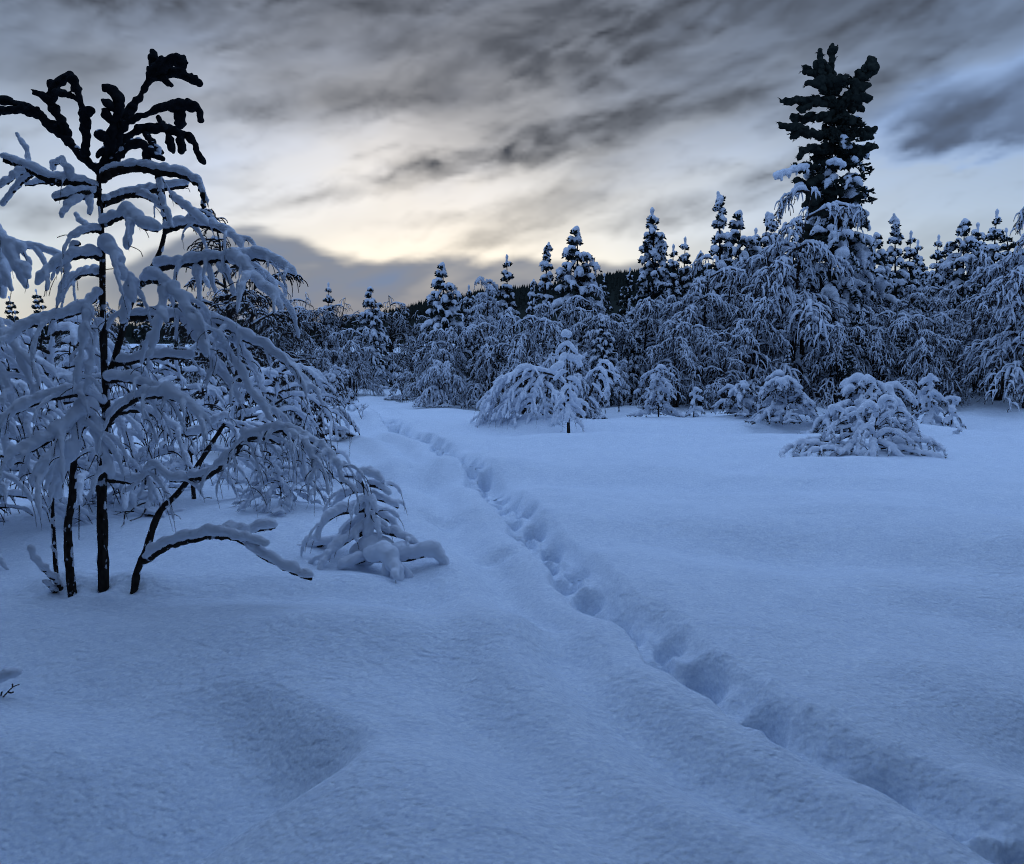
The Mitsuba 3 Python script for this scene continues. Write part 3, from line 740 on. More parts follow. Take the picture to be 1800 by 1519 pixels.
# (snow, wood, hanging twigs per 10 cm, points)
HERO_BOUGHS = [
    (24, 22, 1, [(123, 0, 2575), (179, -40, 2608), (249, -80, 2620), (385, -140, 2621), (512, -180, 2601), (620, -200, 2580), (720, -220, 2557), (789, -230, 2510), (816, -230, 2445), (824, -230, 2376)]),
    (28, 16, 0, [(531, -160, 2595), (548, -180, 2502), (563, -200, 2417), (604, -220, 2332), (629, -240, 2257)]),
    (22, 20, 1, [(109, 0, 2439), (129, 50, 2460), (209, 120, 2506), (310, 170, 2535), (373, 200, 2555), (463, 240, 2576), (543, 270, 2595)]),
    (30, 9, 0, [(271, 140, 2509), (354, 120, 2485), (424, 100, 2440), (458, 80, 2375)]),
    (32, 9, 2, [(497, 100, 2499), (582, 40, 2438), (658, 0, 2381), (726, -40, 2331), (777, -60, 2294)]),
    (30, 22, 1, [(92, 0, 2513), (53, -60, 2530), (9, -120, 2539), (-45, -160, 2539), (-94, -200, 2541), (-138, -220, 2567), (-185, -240, 2595), (-245, -260, 2617), (-314, -280, 2642)]),
    (20, 7, 0, [(-185, -240, 2602), (-211, -200, 2662), (-232, -180, 2718), (-270, -160, 2768), (-297, -150, 2816)]),
    (24, 8, 0, [(-206, -250, 2597), (-245, -280, 2549), (-281, -300, 2513), (-324, -320, 2472)]),
    (22, 8, 0, [(-171, -220, 2580), (-256, -180, 2542), (-324, -160, 2489), (-380, -140, 2443), (-424, -120, 2406)]),
    (20, 8, 0, [(-86, -160, 2532), (-199, -100, 2543), (-325, -40, 2540)]),
    (28, 16, 0, [(77, 0, 2493), (55, -80, 2493), (15, -140, 2470), (-26, -180, 2447), (-70, -200, 2427)]),
    (30, 9, 0, [(52, -20, 2476), (35, -100, 2450), (9, -160, 2413), (-6, -200, 2374), (-22, -220, 2326)]),
    (26, 8, 0, [(49, -30, 2461), (78, -80, 2413), (88, -100, 2356)]),
    (22, 8, 0, [(-7, -120, 2553), (-43, -90, 2618), (-90, -60, 2674), (-160, -20, 2658), (-179, 0, 2635)]),
    (34, 7, 0, [(2, -120, 2533), (5, -160, 2585), (4, -180, 2627)]),
    (18, 7, 0, [(98, 0, 2288), (10, 60, 2299), (-51, 100, 2322), (-95, 120, 2353), (-116, 130, 2386)]),
    (26, 8, 1, [(94, 0, 2268), (77, -80, 2264), (37, -140, 2237), (-6, -180, 2205)]),
    (44, 12, 2, [(103, 0, 2302), (218, -80, 2325), (321, -140, 2344), (398, -180, 2305), (467, -220, 2260), (545, -240, 2241)]),
    (40, 10, 0, [(321, -140, 2330), (372, -200, 2282), (380, -240, 2205), (366, -260, 2144)]),
    (42, 12, 3, [(93, 0, 2106), (69, -80, 2115), (30, -140, 2109), (-16, -200, 2070), (-65, -240, 2034), (-109, -280, 1991), (-145, -300, 1930)]),
    (30, 9, 0, [(14, -100, 2188), (-6, -160, 2148), (-9, -200, 2070), (-25, -220, 1969), (-46, -240, 1884), (-69, -250, 1794)]),
    (34, 10, 2, [(87, 0, 2002), (-17, 100, 2020), (-114, 180, 2019), (-212, 240, 1984), (-305, 300, 1940)]),
    (38, 13, 3, [(413, 200, 2293), (528, 140, 2320), (640, 80, 2326), (749, 20, 2298), (845, -40, 2266), (930, -80, 2231), (976, -100, 2188), (1004, -110, 2119)]),
    (40, 15, 5, [(349, 170, 2040), (443, 100, 2062), (546, 40, 2071), (692, -40, 2075), (831, -100, 2083), (937, -150, 2082), (1032, -180, 2085), (1123, -200, 2084), (1205, -220, 2068), (1284, -240, 2027), (1345, -250, 1980)]),
    (50, 11, 3, [(917, -140, 2079), (1010, -220, 2049), (1093, -280, 1984), (1163, -320, 1913), (1236, -350, 1855), (1295, -370, 1783)]),
    (42, 10, 2, [(1031, -180, 2065), (1087, -120, 2017), (1142, -80, 1958), (1188, -50, 1895), (1211, -40, 1826)]),
    (50, 9, 0, [(694, -40, 2051), (716, -80, 1962), (722, -90, 1848)]),
    (36, 9, 0, [(764, -80, 2047), (810, -120, 1969), (831, -130, 1891)]),
    (36, 9, 0, [(854, -110, 2051), (926, -180, 1972), (970, -200, 1870)]),
    (50, 14, 3, [(274, 150, 1960), (364, 40, 1974), (491, -80, 1955), (592, -160, 1889), (680, -220, 1802), (748, -260, 1707), (796, -280, 1617), (826, -290, 1516)]),
    (52, 10, 2, [(518, -100, 1926), (539, -180, 1820), (532, -240, 1717), (510, -280, 1600), (487, -300, 1507)]),
    (55, 10, 2, [(237, 150, 1942), (266, -20, 1879), (277, -100, 1789), (266, -140, 1703)]),
    (48, 10, 2, [(166, 40, 2057), (253, -80, 1996), (323, -140, 1941), (349, -180, 1837)]),
    (52, 10, 1, [(116, 0, 2158), (217, -100, 2113), (282, -160, 2040), (316, -200, 1964)]),
    (45, 16, 6, [(187, 120, 1744), (329, 100, 1750), (473, 80, 1743), (596, 40, 1735), (688, 0, 1720), (832, -60, 1701), (930, -100, 1655), (1014, -130, 1607), (1112, -160, 1562), (1205, -180, 1508), (1284, -200, 1447), (1350, -210, 1369), (1392, -210, 1293)]),
    (42, 11, 4, [(716, 0, 1705), (828, -80, 1617), (914, -140, 1514), (993, -180, 1412), (1053, -200, 1293), (1122, -210, 1207), (1177, -220, 1122)]),
    (40, 10, 4, [(560, 40, 1735), (650, -20, 1635), (738, -60, 1530), (825, -90, 1426), (898, -110, 1322), (967, -120, 1218)]),
    (36, 10, 3, [(923, -100, 1635), (977, -40, 1512), (1018, 20, 1387), (1049, 50, 1278)]),
    (42, 13, 4, [(81, 0, 1880), (55, -80, 1835), (19, -140, 1778), (-34, -200, 1749), (-87, -250, 1724), (-152, -300, 1700), (-224, -340, 1666), (-292, -380, 1593)]),
    (46, 10, 2, [(28, -100, 1807), (70, -180, 1719), (73, -240, 1600), (56, -260, 1465), (41, -270, 1348)]),
    (44, 10, 2, [(72, 0, 1705), (75, -100, 1635), (88, -180, 1532), (95, -220, 1430), (71, -240, 1295)]),
    (36, 12, 3, [(111, 80, 1449), (245, 40, 1472), (377, 0, 1494), (511, -40, 1495), (645, -70, 1492)]),
    (38, 12, 3, [(97, 0, 1345), (188, -80, 1363), (295, -140, 1359), (403, -200, 1337), (497, -240, 1302), (578, -270, 1256)]),
    (42, 14, 5, [(83, 0, 1084), (170, -80, 1152), (276, -160, 1214), (420, -240, 1261), (554, -300, 1275), (637, -340, 1264), (728, -380, 1230), (789, -400, 1179), (837, -420, 1114), (847, -420, 1025)]),
    (36, 11, 4, [(84, 0, 1095), (138, 60, 1147), (213, 120, 1157), (283, 170, 1130), (356, 210, 1075), (424, 240, 1015), (516, 270, 982), (621, 300, 1043), (708, 330, 1109)]),
    (44, 13, 4, [(67, 0, 1191), (41, -80, 1243), (-4, -140, 1279), (-71, -200, 1269), (-149, -260, 1256), (-218, -310, 1225), (-271, -350, 1191), (-351, -380, 1120)]),
    (60, 13, 4, [(58, 0, 1012), (44, -80, 1095), (13, -140, 1150), (-35, -220, 1105), (-89, -300, 1045), (-159, -370, 978), (-222, -420, 958), (-282, -460, 940)]),
    (75, 12, 2, [(27, -60, 1150), (13, -140, 1143), (-3, -200, 1051), (-21, -230, 951), (-77, -250, 867), (-105, -260, 764), (-124, -260, 670)]),
    (60, 10, 2, [(8, -60, 1125), (84, -140, 1027), (128, -170, 925), (156, -180, 839), (174, -180, 776)]),
    (50, 10, 3, [(-64, -200, 1086), (-64, -340, 981), (-99, -400, 871), (-133, -420, 774)]),
    (32, 12, 2, [(63, 20, 715), (145, 0, 718), (229, -20, 714), (308, -40, 753), (350, -50, 805), (397, -50, 813), (448, -50, 762), (518, -50, 726), (578, -40, 728)]),
    (18, 6, 0, [(330, -40, 775), (302, -80, 724), (260, -100, 691), (211, -120, 659)]),
    (18, 6, 0, [(337, -40, 768), (303, -20, 685), (259, -10, 610)]),
    (18, 6, 0, [(328, -40, 739), (364, -80, 681), (371, -90, 592)]),
    (18, 6, 0, [(342, -40, 728), (355, -10, 661), (366, 10, 599)]),
    (30, 17, 11, [(586, -20, 736), (680, -80, 745), (766, -120, 788), (849, -150, 852), (924, -180, 920), (998, -210, 993), (1084, -240, 1035), (1177, -260, 1064), (1267, -280, 1070), (1347, -300, 1052), (1428, -320, 1016), (1497, -330, 973), (1555, -340, 914), (1603, -350, 844), (1621, -350, 762)]),
    (34, 9, 7, [(1267, -280, 1060), (1356, -340, 1015), (1424, -380, 970), (1467, -400, 898), (1494, -410, 806)]),
    (32, 9, 7, [(1101, -240, 1028), (1169, -180, 997), (1244, -140, 957), (1305, -110, 882), (1346, -100, 774)]),
    (36, 8, 0, [(998, -210, 990), (1010, -200, 1023), (990, -200, 1037)]),
    (39, 17, 0, [(299, -60, 218), (391, -120, 273), (489, -180, 335), (605, -220, 377), (718, -260, 411), (836, -280, 423), (918, -300, 424), (993, -320, 411), (1066, -340, 374), (1158, -360, 310), (1254, -380, 267), (1343, -400, 231), (1441, -420, 202)]),
    (37, 10, 0, [(853, -280, 423), (892, -220, 430), (956, -170, 419), (1025, -130, 424), (1088, -100, 428), (1139, -80, 435)]),
    (32, 7, 0, [(945, -300, 413), (1033, -360, 421), (1106, -380, 408), (1179, -400, 403)]),
    (26, 12, 0, [(-248, -40, 27), (-258, -100, 111), (-280, -140, 166), (-311, -180, 235), (-328, -200, 294), (-339, -200, 340)]),
    (22, 9, 0, [(-278, -40, 5), (-275, -120, 65), (-294, -160, 113)])]


def silhouette_tone(p, n, uv):
    return mikit.mix((0.008, 0.009, 0.011), (0.028, 0.030, 0.034), mikit.fbm(p.x * 40, p.y * 40, p.z * 40))


scene['silhouette_dark'] = {'type': 'twosided', 'bsdf': {'type': 'diffuse', 'reflectance': mikit.proc(silhouette_tone)}}  # backlit darkness of the snowy top boughs, painted into their colour


def make_hero():
    """The snow-loaded tree in the left foreground, bough by bough."""
    rng = np.random.default_rng(21)
    key = numbered('snow_laden_tree')
    o = np.array([HERO_BASE[0], HERO_BASE[1], 0.0])
    for r0, r1, pts in HERO_STEMS:
        P = resample(np.array(pts) / 1000.0, 40)
        d = np.diff(P, axis=0)
        rr = np.linspace(r0, r1, 40) / 1000 * (1 + 0.18 * (meshkit.noise(P * 22, 5) - 0.5) * 2)
        s = numbered(f'{key}__trunk')
        put(s, (tubes(P[None] + o, rr[None], 12)), 'bark')
        # rime and blown snow stuck to one side
        segs = []
        for i in range(1, 38):
            if rng.uniform() < 0.55:
                q = rng.uniform(0.006, 0.012)
                a = rng.uniform(-0.4, 2.6)
                c = P[i] + o + np.array([math.cos(a), -abs(math.sin(a)) * 0.6, 0]) * rr[i] * 0.9
                segs.append((c, c + d[i] * rng.uniform(0.3, 1.0), q, q * 0.7))
        put(f'{s}__snow', blend(segs, 0.006, 320, pad=0.005, rough=0.003), 'tree_snow')
        labels[f'{s}__snow'] = {'kind': 'stuff'}
    for r, pts in HERO_SILHOUETTE:
        P = resample(np.array(pts) / 1000.0, 4 * len(pts) + 4)
        n = len(P)
        k = 0.80 * r / 1000 * lumps(rng, 1, n, 1, 0.5, 1.4)[0]
        k[-1] *= 0.8
        C = P + rng.normal(0, 0.0035, P.shape) + o
        segs = [(C[i], C[i + 1], k[i] * 0.92, k[i + 1] * 0.92) for i in range(n - 1)]
        for i in range(1, n - 1):
            for _ in range(3):
                a, b = rng.uniform(0, 6.28), rng.uniform(-0.5, 0.9)
                e = C[i] + 0.75 * k[i] * np.array([math.cos(a), math.sin(a), b])
                q = k[i] * rng.uniform(0.35, 0.6)
                segs.append((e, e + rng.normal(0, 0.006, 3), q, q * 0.8))
        b = numbered(f'{key}__bough')
        put(b, blend(segs, 0.008, 260, rough=0.012, seed=3), 'silhouette_dark')
        load = []      # snow thinning out upwards into the boughs painted dark
        for i in range(1, n - 1):
            q = 0.75 * k[i] * min(1.0, (2.98 - C[i, 2]) / 0.25) * rng.uniform(0.5, 1.2)
            if q > 0.006 and rng.uniform() < 0.8:
                load.append((C[i] + [0, -0.004, 1.0 * k[i]], C[i + 1] + [0, -0.004, 1.0 * k[i + 1]], q, 0.8 * q))
        if load:
            put(f'{b}__snow', blend(load, 0.008, 260, rough=0.006, seed=9), 'tree_snow')
        labels[b] = {'label': 'snowy lumpy top bough coloured dark as a silhouette against the sky'}
    for depth, r, comb, pts in HERO_BOUGHS:
        P = resample(np.array(pts) / 1000.0, 5 * len(pts))
        n = len(P)
        P[1:-1] += rng.normal(0, 0.0035, P[1:-1].shape)
        rr = 1.4 * np.linspace(r, 0.45 * r, n) / 1000
        dep = depth / 1000 * 0.64
        segs = load_segments(rng, P[1:] + o, rr[1:], dep, 0.62, 1.3, 0.42, lift=1.0)
        wood = [tubes(P[None] + o, rr[None], 8)]
        length = np.linalg.norm(np.diff(P, axis=0), axis=1).sum()
        m = int(round(comb * length / 0.50))
        if m:
            base, hd, s, _ = pick(rng, P[None], m, 0.18, 1.0)
            L = rng.uniform(0.10, 0.30, m) * (1.1 - 0.4 * s)
            W = arcs(rng, base, hd + np.where(np.arange(m) % 2 == 0, 1, -1) * rng.uniform(0.3, 1.5, m), L, rng.uniform(0.0, 0.35, m), rng.uniform(0.8, 1.7, m), 8, 0.10)
            W[..., 2] = np.maximum(W[..., 2], 0.05)
            wr = 0.005 * (1 - 0.8 * np.linspace(0, 1, 8)) * np.ones((m, 1))
            wood.append(tubes(W + o, wr, 5))
            for i in range(m):
                segs += load_segments(rng, W[i][:7] + o, wr[i][:7], 0.46 * dep * rng.uniform(0.7, 1.25), 0.65, 1.3, 0.5, step=0.02, lift=0.9)
            # short bare spurs below the load
            base, hd, s, _ = pick(rng, np.concatenate([resample_all(P[None], 8), W[:, :8]]), 1, 0.2, 1.0)
            k = len(base)
            V = arcs(rng, base, hd + rng.uniform(-1.6, 1.6, k), rng.uniform(0.04, 0.13, k), rng.uniform(-0.7, 0.2, k), rng.uniform(0.1, 0.9, k), 5, 0.12)
            V[..., 2] = np.maximum(V[..., 2], 0.03)
            wood.append(tubes(V + o, 0.0024 * np.ones((k, 5)), 4))
        b = numbered(f'{key}__bough')
        put(b, join(wood), 'bark')
        put(f'{b}__snow', blend(segs, 0.0105, 230, rough=0.007, seed=int(depth)), 'tree_snow')
    tell(key, 'gaunt three stemmed tree in the left foreground, loaded with snow under lumpy top boughs coloured dark as silhouettes', 'tree')


make_hero()


SMALL_SPRUCE = dict(base=(-1.065, 6.200, -0.060),
    stems=[(20, 8, [(0, 0, -22), (-9, 0, 194), (-10, 0, 408), (-23, 0, 578), (-47, 0, 650)])],
    boughs=[(42, 8, 1, [(-45, -20, 556), (-60, -20, 632), (-43, -20, 683), (1, -30, 701), (56, -40, 678), (111, -50, 646)]),
        (52, 8, 0, [(1, -40, 602), (9, -50, 524), (17, -60, 420), (24, -60, 314)]),
        (75, 8, 0, [(15, -50, 354), (16, -70, 232), (15, -80, 107)]),
        (105, 8, 0, [(15, -70, 189), (18, -100, 69)]),
        (120, 8, 0, [(-60, -40, 54), (95, -60, 59)]),
        (44, 10, 2, [(-35, 20, 566), (-106, 40, 554), (-179, 60, 516), (-234, 80, 474), (-276, 90, 416)]),
        (48, 10, 3, [(-9, 0, 425), (-82, -40, 424), (-178, -80, 416), (-256, -110, 380), (-319, -130, 317), (-351, -140, 227)]),
        (40, 10, 3, [(-12, 60, 374), (-79, 100, 318), (-172, 130, 259), (-237, 150, 194), (-284, 160, 130)]),
        (46, 10, 3, [(-3, 0, 301), (-74, -80, 255), (-154, -140, 202), (-238, -180, 145), (-318, -200, 33)]),
        (48, 10, 2, [(-19, 40, 249), (-172, 80, 184), (-331, 120, 139), (-468, 150, 97), (-561, 170, 30), (-631, 180, -39)]),
        (46, 9, 1, [(16, 20, 609), (71, 40, 588), (118, 60, 559), (150, 70, 523)]),
        (40, 9, 1, [(16, 60, 516), (77, 100, 483), (140, 130, 451), (206, 150, 408)]),
        (42, 10, 2, [(30, 20, 438), (88, 20, 387), (146, 20, 344), (196, 20, 301), (229, 20, 258)]),
        (46, 10, 2, [(39, 0, 314), (110, -30, 269), (198, -60, 251), (285, -90, 232), (353, -110, 195), (403, -120, 138)]),
        (66, 10, 0, [(82, -80, 107), (195, -120, 79), (303, -150, 87), (409, -180, 119), (493, -200, 133), (555, -210, 102), (591, -210, 35)]),
        (80, 10, 2, [(43, -200, 95), (133, -300, 126), (209, -360, 109), (253, -390, 60), (281, -400, -2)]),
        (60, 8, 0, [(186, -340, 103), (183, -380, 33), (176, -390, -38)]),
        (60, 8, 0, [(-5, -160, 85), (-76, -220, 71), (-150, -260, 49)]),
        (36, 9, 2, [(34, -60, 399), (92, -120, 327), (112, -150, 250)]),
        (40, 8, 1, [(26, -50, 502), (66, -100, 470), (85, -120, 411)]),
        (40, 8, 1, [(-18, -40, 501), (-53, -80, 466), (-69, -90, 405)])],
    bare=[])
EDGE_BOUGH = dict(base=(-3.831, 5.600, 0.449),
    stems=[(35, 10, [(-7, 0, -97), (21, 0, 402), (87, 0, 965), (163, 0, 1517), (230, 0, 1950), (297, 0, 2129)])],
    boughs=[(65, 13, 2, [(214, 0, 1879), (376, -60, 1924), (507, -100, 1883), (610, -130, 1809), (679, -150, 1701), (728, -160, 1595), (768, -160, 1489)]),
        (65, 10, 2, [(451, -40, 1873), (505, -20, 1769), (540, 0, 1644), (558, 0, 1517)]),
        (60, 10, 2, [(329, 40, 1884), (399, 60, 1741), (457, 70, 1577), (486, 70, 1448)]),
        (26, 10, 0, [(603, -120, 1800), (661, -100, 1767), (721, -80, 1748), (789, -60, 1739), (860, -40, 1716), (946, -20, 1679)]),
        (22, 7, 0, [(690, -90, 1750), (747, -120, 1694), (798, -140, 1628)]),
        (22, 7, 0, [(788, -60, 1736), (845, -90, 1672), (876, -100, 1618)]),
        (50, 12, 3, [(129, 0, 1298), (343, -100, 1331), (523, -160, 1294), (648, -200, 1186), (741, -220, 1062), (799, -230, 919), (827, -230, 794)]),
        (45, 10, 3, [(119, 0, 1151), (357, -140, 1151), (528, -220, 1080), (640, -270, 974), (707, -290, 833), (738, -300, 674)]),
        (45, 10, 3, [(77, 0, 816), (285, -120, 823), (459, -200, 774), (586, -260, 671), (658, -290, 512), (691, -300, 370)]),
        (40, 10, 3, [(47, 0, 553), (252, -100, 527), (414, -160, 460), (522, -200, 337), (578, -220, 174)])],
    bare=[])
EDGE_TWIG = dict(base=(-2.597, 3.880, -0.283),
    stems=[(5, 2.5, [(-31, 0, -57), (87, 0, 90), (174, 0, 191), (215, 0, 236), (243, 0, 261), (271, 0, 272)])],
    boughs=[(26, 2, 0, [(82, 0, 180), (147, 0, 264), (203, 0, 297), (263, 0, 317)])],
    bare=[(3.5, [(174, 0, 191), (175, 10, 215), (182, 10, 232)]),
        (3.5, [(215, 0, 236), (237, -10, 235), (248, -10, 240)]),
        (3, [(238, 0, 258), (239, 0, 275)])])
SLENDER = dict(base=(0.973, 14.500, -0.025),
    stems=[(30, 10, [(0, 0, -69), (-12, 0, 274), (-25, 0, 759), (-38, 0, 1242), (-50, 0, 1625), (-51, 0, 1797)])],
    boughs=[(100, 15, 0, [(-108, 0, 1682), (7, 0, 1720)]),
        (65, 12, 0, [(-50, 0, 1568), (43, -60, 1511), (117, -100, 1416)]),
        (55, 12, 0, [(-50, 0, 1568), (-142, 60, 1510), (-217, 100, 1413)]),
        (85, 12, 0, [(-58, 0, 1376), (-120, -80, 1301), (-170, -140, 1188), (-287, -180, 1132)]),
        (85, 12, 0, [(-9, 0, 1299), (102, -60, 1301), (176, -100, 1225)]),
        (60, 12, 0, [(-37, 0, 1097), (-148, 80, 1046), (-241, 140, 966)]),
        (60, 12, 0, [(-17, 0, 972), (112, 40, 931), (194, 80, 832)]),
        (60, 12, 1, [(-25, 0, 856), (-109, -120, 766), (-170, -180, 655)]),
        (60, 12, 1, [(-15, 0, 759), (83, -120, 670), (156, -180, 559)]),
        (55, 12, 1, [(-24, 0, 643), (-159, 0, 565), (-255, 0, 449)]),
        (55, 12, 1, [(-14, 0, 565), (134, 20, 486), (251, 20, 369)]),
        (60, 12, 1, [(-13, 0, 507), (-35, -200, 407), (-59, -280, 280)]),
        (55, 12, 1, [(-13, 0, 449), (-153, -80, 358), (-241, -120, 227)]),
        (55, 12, 1, [(-3, 0, 410), (107, -100, 302), (220, -140, 171)])],
    bare=[])
LEANING = dict(base=(1.355, 16.600, 0.108),
    stems=[(30, 14, [(-22, 0, -78), (65, 0, 223), (173, 0, 500), (281, 0, 777), (367, 0, 997), (432, 0, 1085)])],
    boughs=[(65, 12, 3, [(323, 0, 942), (406, -40, 1075), (512, -80, 1033), (599, -100, 902), (644, -110, 705)]),
        (60, 12, 3, [(345, 0, 964), (419, -140, 903), (482, -180, 752), (504, -200, 556)]),
        (60, 12, 3, [(280, 0, 832), (377, 80, 785), (472, 120, 672), (499, 140, 447)]),
        (50, 12, 2, [(216, 0, 655), (321, -60, 570), (385, -100, 396)]),
        (45, 12, 2, [(323, 0, 942), (239, 40, 919), (155, 80, 807)]),
        (40, 12, 1, [(130, 0, 389), (241, 0, 323), (331, 0, 189)])],
    bare=[])
SPRAWLING = dict(base=(4.881, 11.800, -0.018),
    stems=[(22, 10, [(-140, 0, -56), (-157, 0, 136), (-183, 0, 399), (-236, 0, 534), (-304, 0, 629)]),
        (24, 10, [(145, 0, -56), (141, 0, 216), (177, 0, 478), (194, 0, 613), (242, 0, 771)])],
    boughs=[(60, 12, 1, [(-219, 0, 502), (-335, -40, 648), (-462, -80, 691), (-537, -100, 622)]),
        (60, 12, 1, [(-239, 40, 578), (-178, 80, 654), (-82, 120, 635)]),
        (50, 11, 2, [(-252, -40, 538), (-422, -120, 482), (-563, -180, 316)]),
        (50, 11, 2, [(-184, 0, 423), (-395, -60, 389), (-603, -100, 291)]),
        (50, 11, 2, [(-172, 0, 319), (-273, 80, 254), (-407, 140, 167)]),
        (60, 12, 2, [(-179, -60, 112), (-541, -160, 156), (-721, -220, 211), (-914, -260, 231), (-1074, -280, 187), (-1225, -280, 77)]),
        (50, 11, 2, [(-359, -200, 106), (-608, -340, 163), (-828, -420, 142), (-999, -440, 53)]),
        (70, 12, 1, [(-173, -80, 146), (-344, -240, 119), (-534, -340, 47)]),
        (60, 12, 1, [(-161, -40, 236), (-136, -220, 164), (-204, -320, 83)]),
        (70, 12, 2, [(189, 0, 558), (62, -60, 729), (-48, -100, 700), (-128, -120, 569)]),
        (80, 12, 2, [(217, 20, 659), (288, 0, 803), (381, -40, 806), (470, -60, 729)]),
        (65, 12, 3, [(179, 0, 439), (304, -60, 587), (463, -100, 653), (559, -120, 576), (597, -120, 451)]),
        (60, 11, 2, [(196, 40, 419), (436, 140, 489), (664, 200, 459), (808, 220, 336)]),
        (65, 12, 2, [(137, -60, 271), (293, -160, 376), (447, -220, 336), (552, -240, 229)]),
        (60, 11, 2, [(135, -40, 332), (-29, -120, 435), (-135, -160, 361), (-200, -180, 221)]),
        (80, 12, 2, [(115, -100, 212), (27, -260, 153), (-3, -360, 57), (24, -380, -49)]),
        (80, 12, 2, [(186, -100, 212), (283, -240, 166), (368, -320, 67), (441, -340, -31)]),
        (65, 12, 2, [(256, 0, 136), (471, -80, 194), (677, -120, 246), (872, -140, 240), (995, -140, 122)]),
        (70, 12, 2, [(316, -80, 130), (521, -200, 130), (721, -260, 83), (947, -280, 7)]),
        (60, 12, 2, [(307, 120, 145), (622, 260, 234), (901, 340, 257), (1094, 360, 189)]),
        (60, 12, 2, [(-150, 140, 143), (-332, 260, 201), (-547, 340, 208), (-733, 360, 140)]),
        (60, 12, 2, [(77, 200, 95), (169, 340, 241), (269, 400, 382), (421, 420, 462)])],
    bare=[])
ARCHING = dict(base=(0.392, 15.400, -0.064),
    stems=[(24, 14, [(0, 0, -62), (-32, 0, 332), (-84, 20, 691), (-135, 40, 948), (-187, 40, 1102)]),
        (20, 12, [(105, 40, -67), (177, 80, 377), (249, 100, 738), (309, 100, 1048)])],
    boughs=[(65, 14, 4, [(477, -40, 1033), (169, -60, 1115), (-138, -80, 1147), (-392, -120, 1057), (-596, -160, 916), (-758, -190, 674), (-880, -210, 370), (-983, -220, 44)]),
        (60, 13, 4, [(-135, 40, 1071), (-392, 0, 990), (-598, -20, 786), (-742, -30, 499), (-825, -30, 128)]),
        (60, 13, 4, [(-85, -20, 1012), (-270, -140, 895), (-433, -220, 656), (-534, -250, 353), (-595, -260, 49)]),
        (60, 13, 4, [(18, 0, 970), (-139, -180, 816), (-271, -280, 538), (-352, -320, 238), (-392, -330, 15)]),
        (70, 13, 3, [(224, 20, 1051), (65, -140, 895), (-8, -240, 617), (-48, -280, 275)]),
        (60, 13, 4, [(309, 80, 1007), (482, 40, 968), (614, 0, 806), (676, -20, 519), (699, -20, 178)]),
        (60, 13, 4, [(223, 0, 888), (359, -180, 734), (417, -260, 435), (438, -280, 132)]),
        (60, 13, 3, [(-104, 80, 946), (-340, 180, 816), (-539, 240, 562), (-665, 260, 225)]),
        (60, 13, 3, [(123, 40, 742), (198, -160, 529), (217, -220, 228)]),
        (50, 12, 3, [(-22, 0, 641), (-239, -100, 422), (-372, -140, 159)]),
        (50, 12, 3, [(72, 40, 432), (308, 0, 270), (484, -20, 85)]),
        (80, 12, 1, [(-341, -80, 1096), (-138, -100, 1157), (66, -80, 1116)]),
        (70, 12, 1, [(-596, -120, 894), (-474, -120, 996)])],
    bare=[])


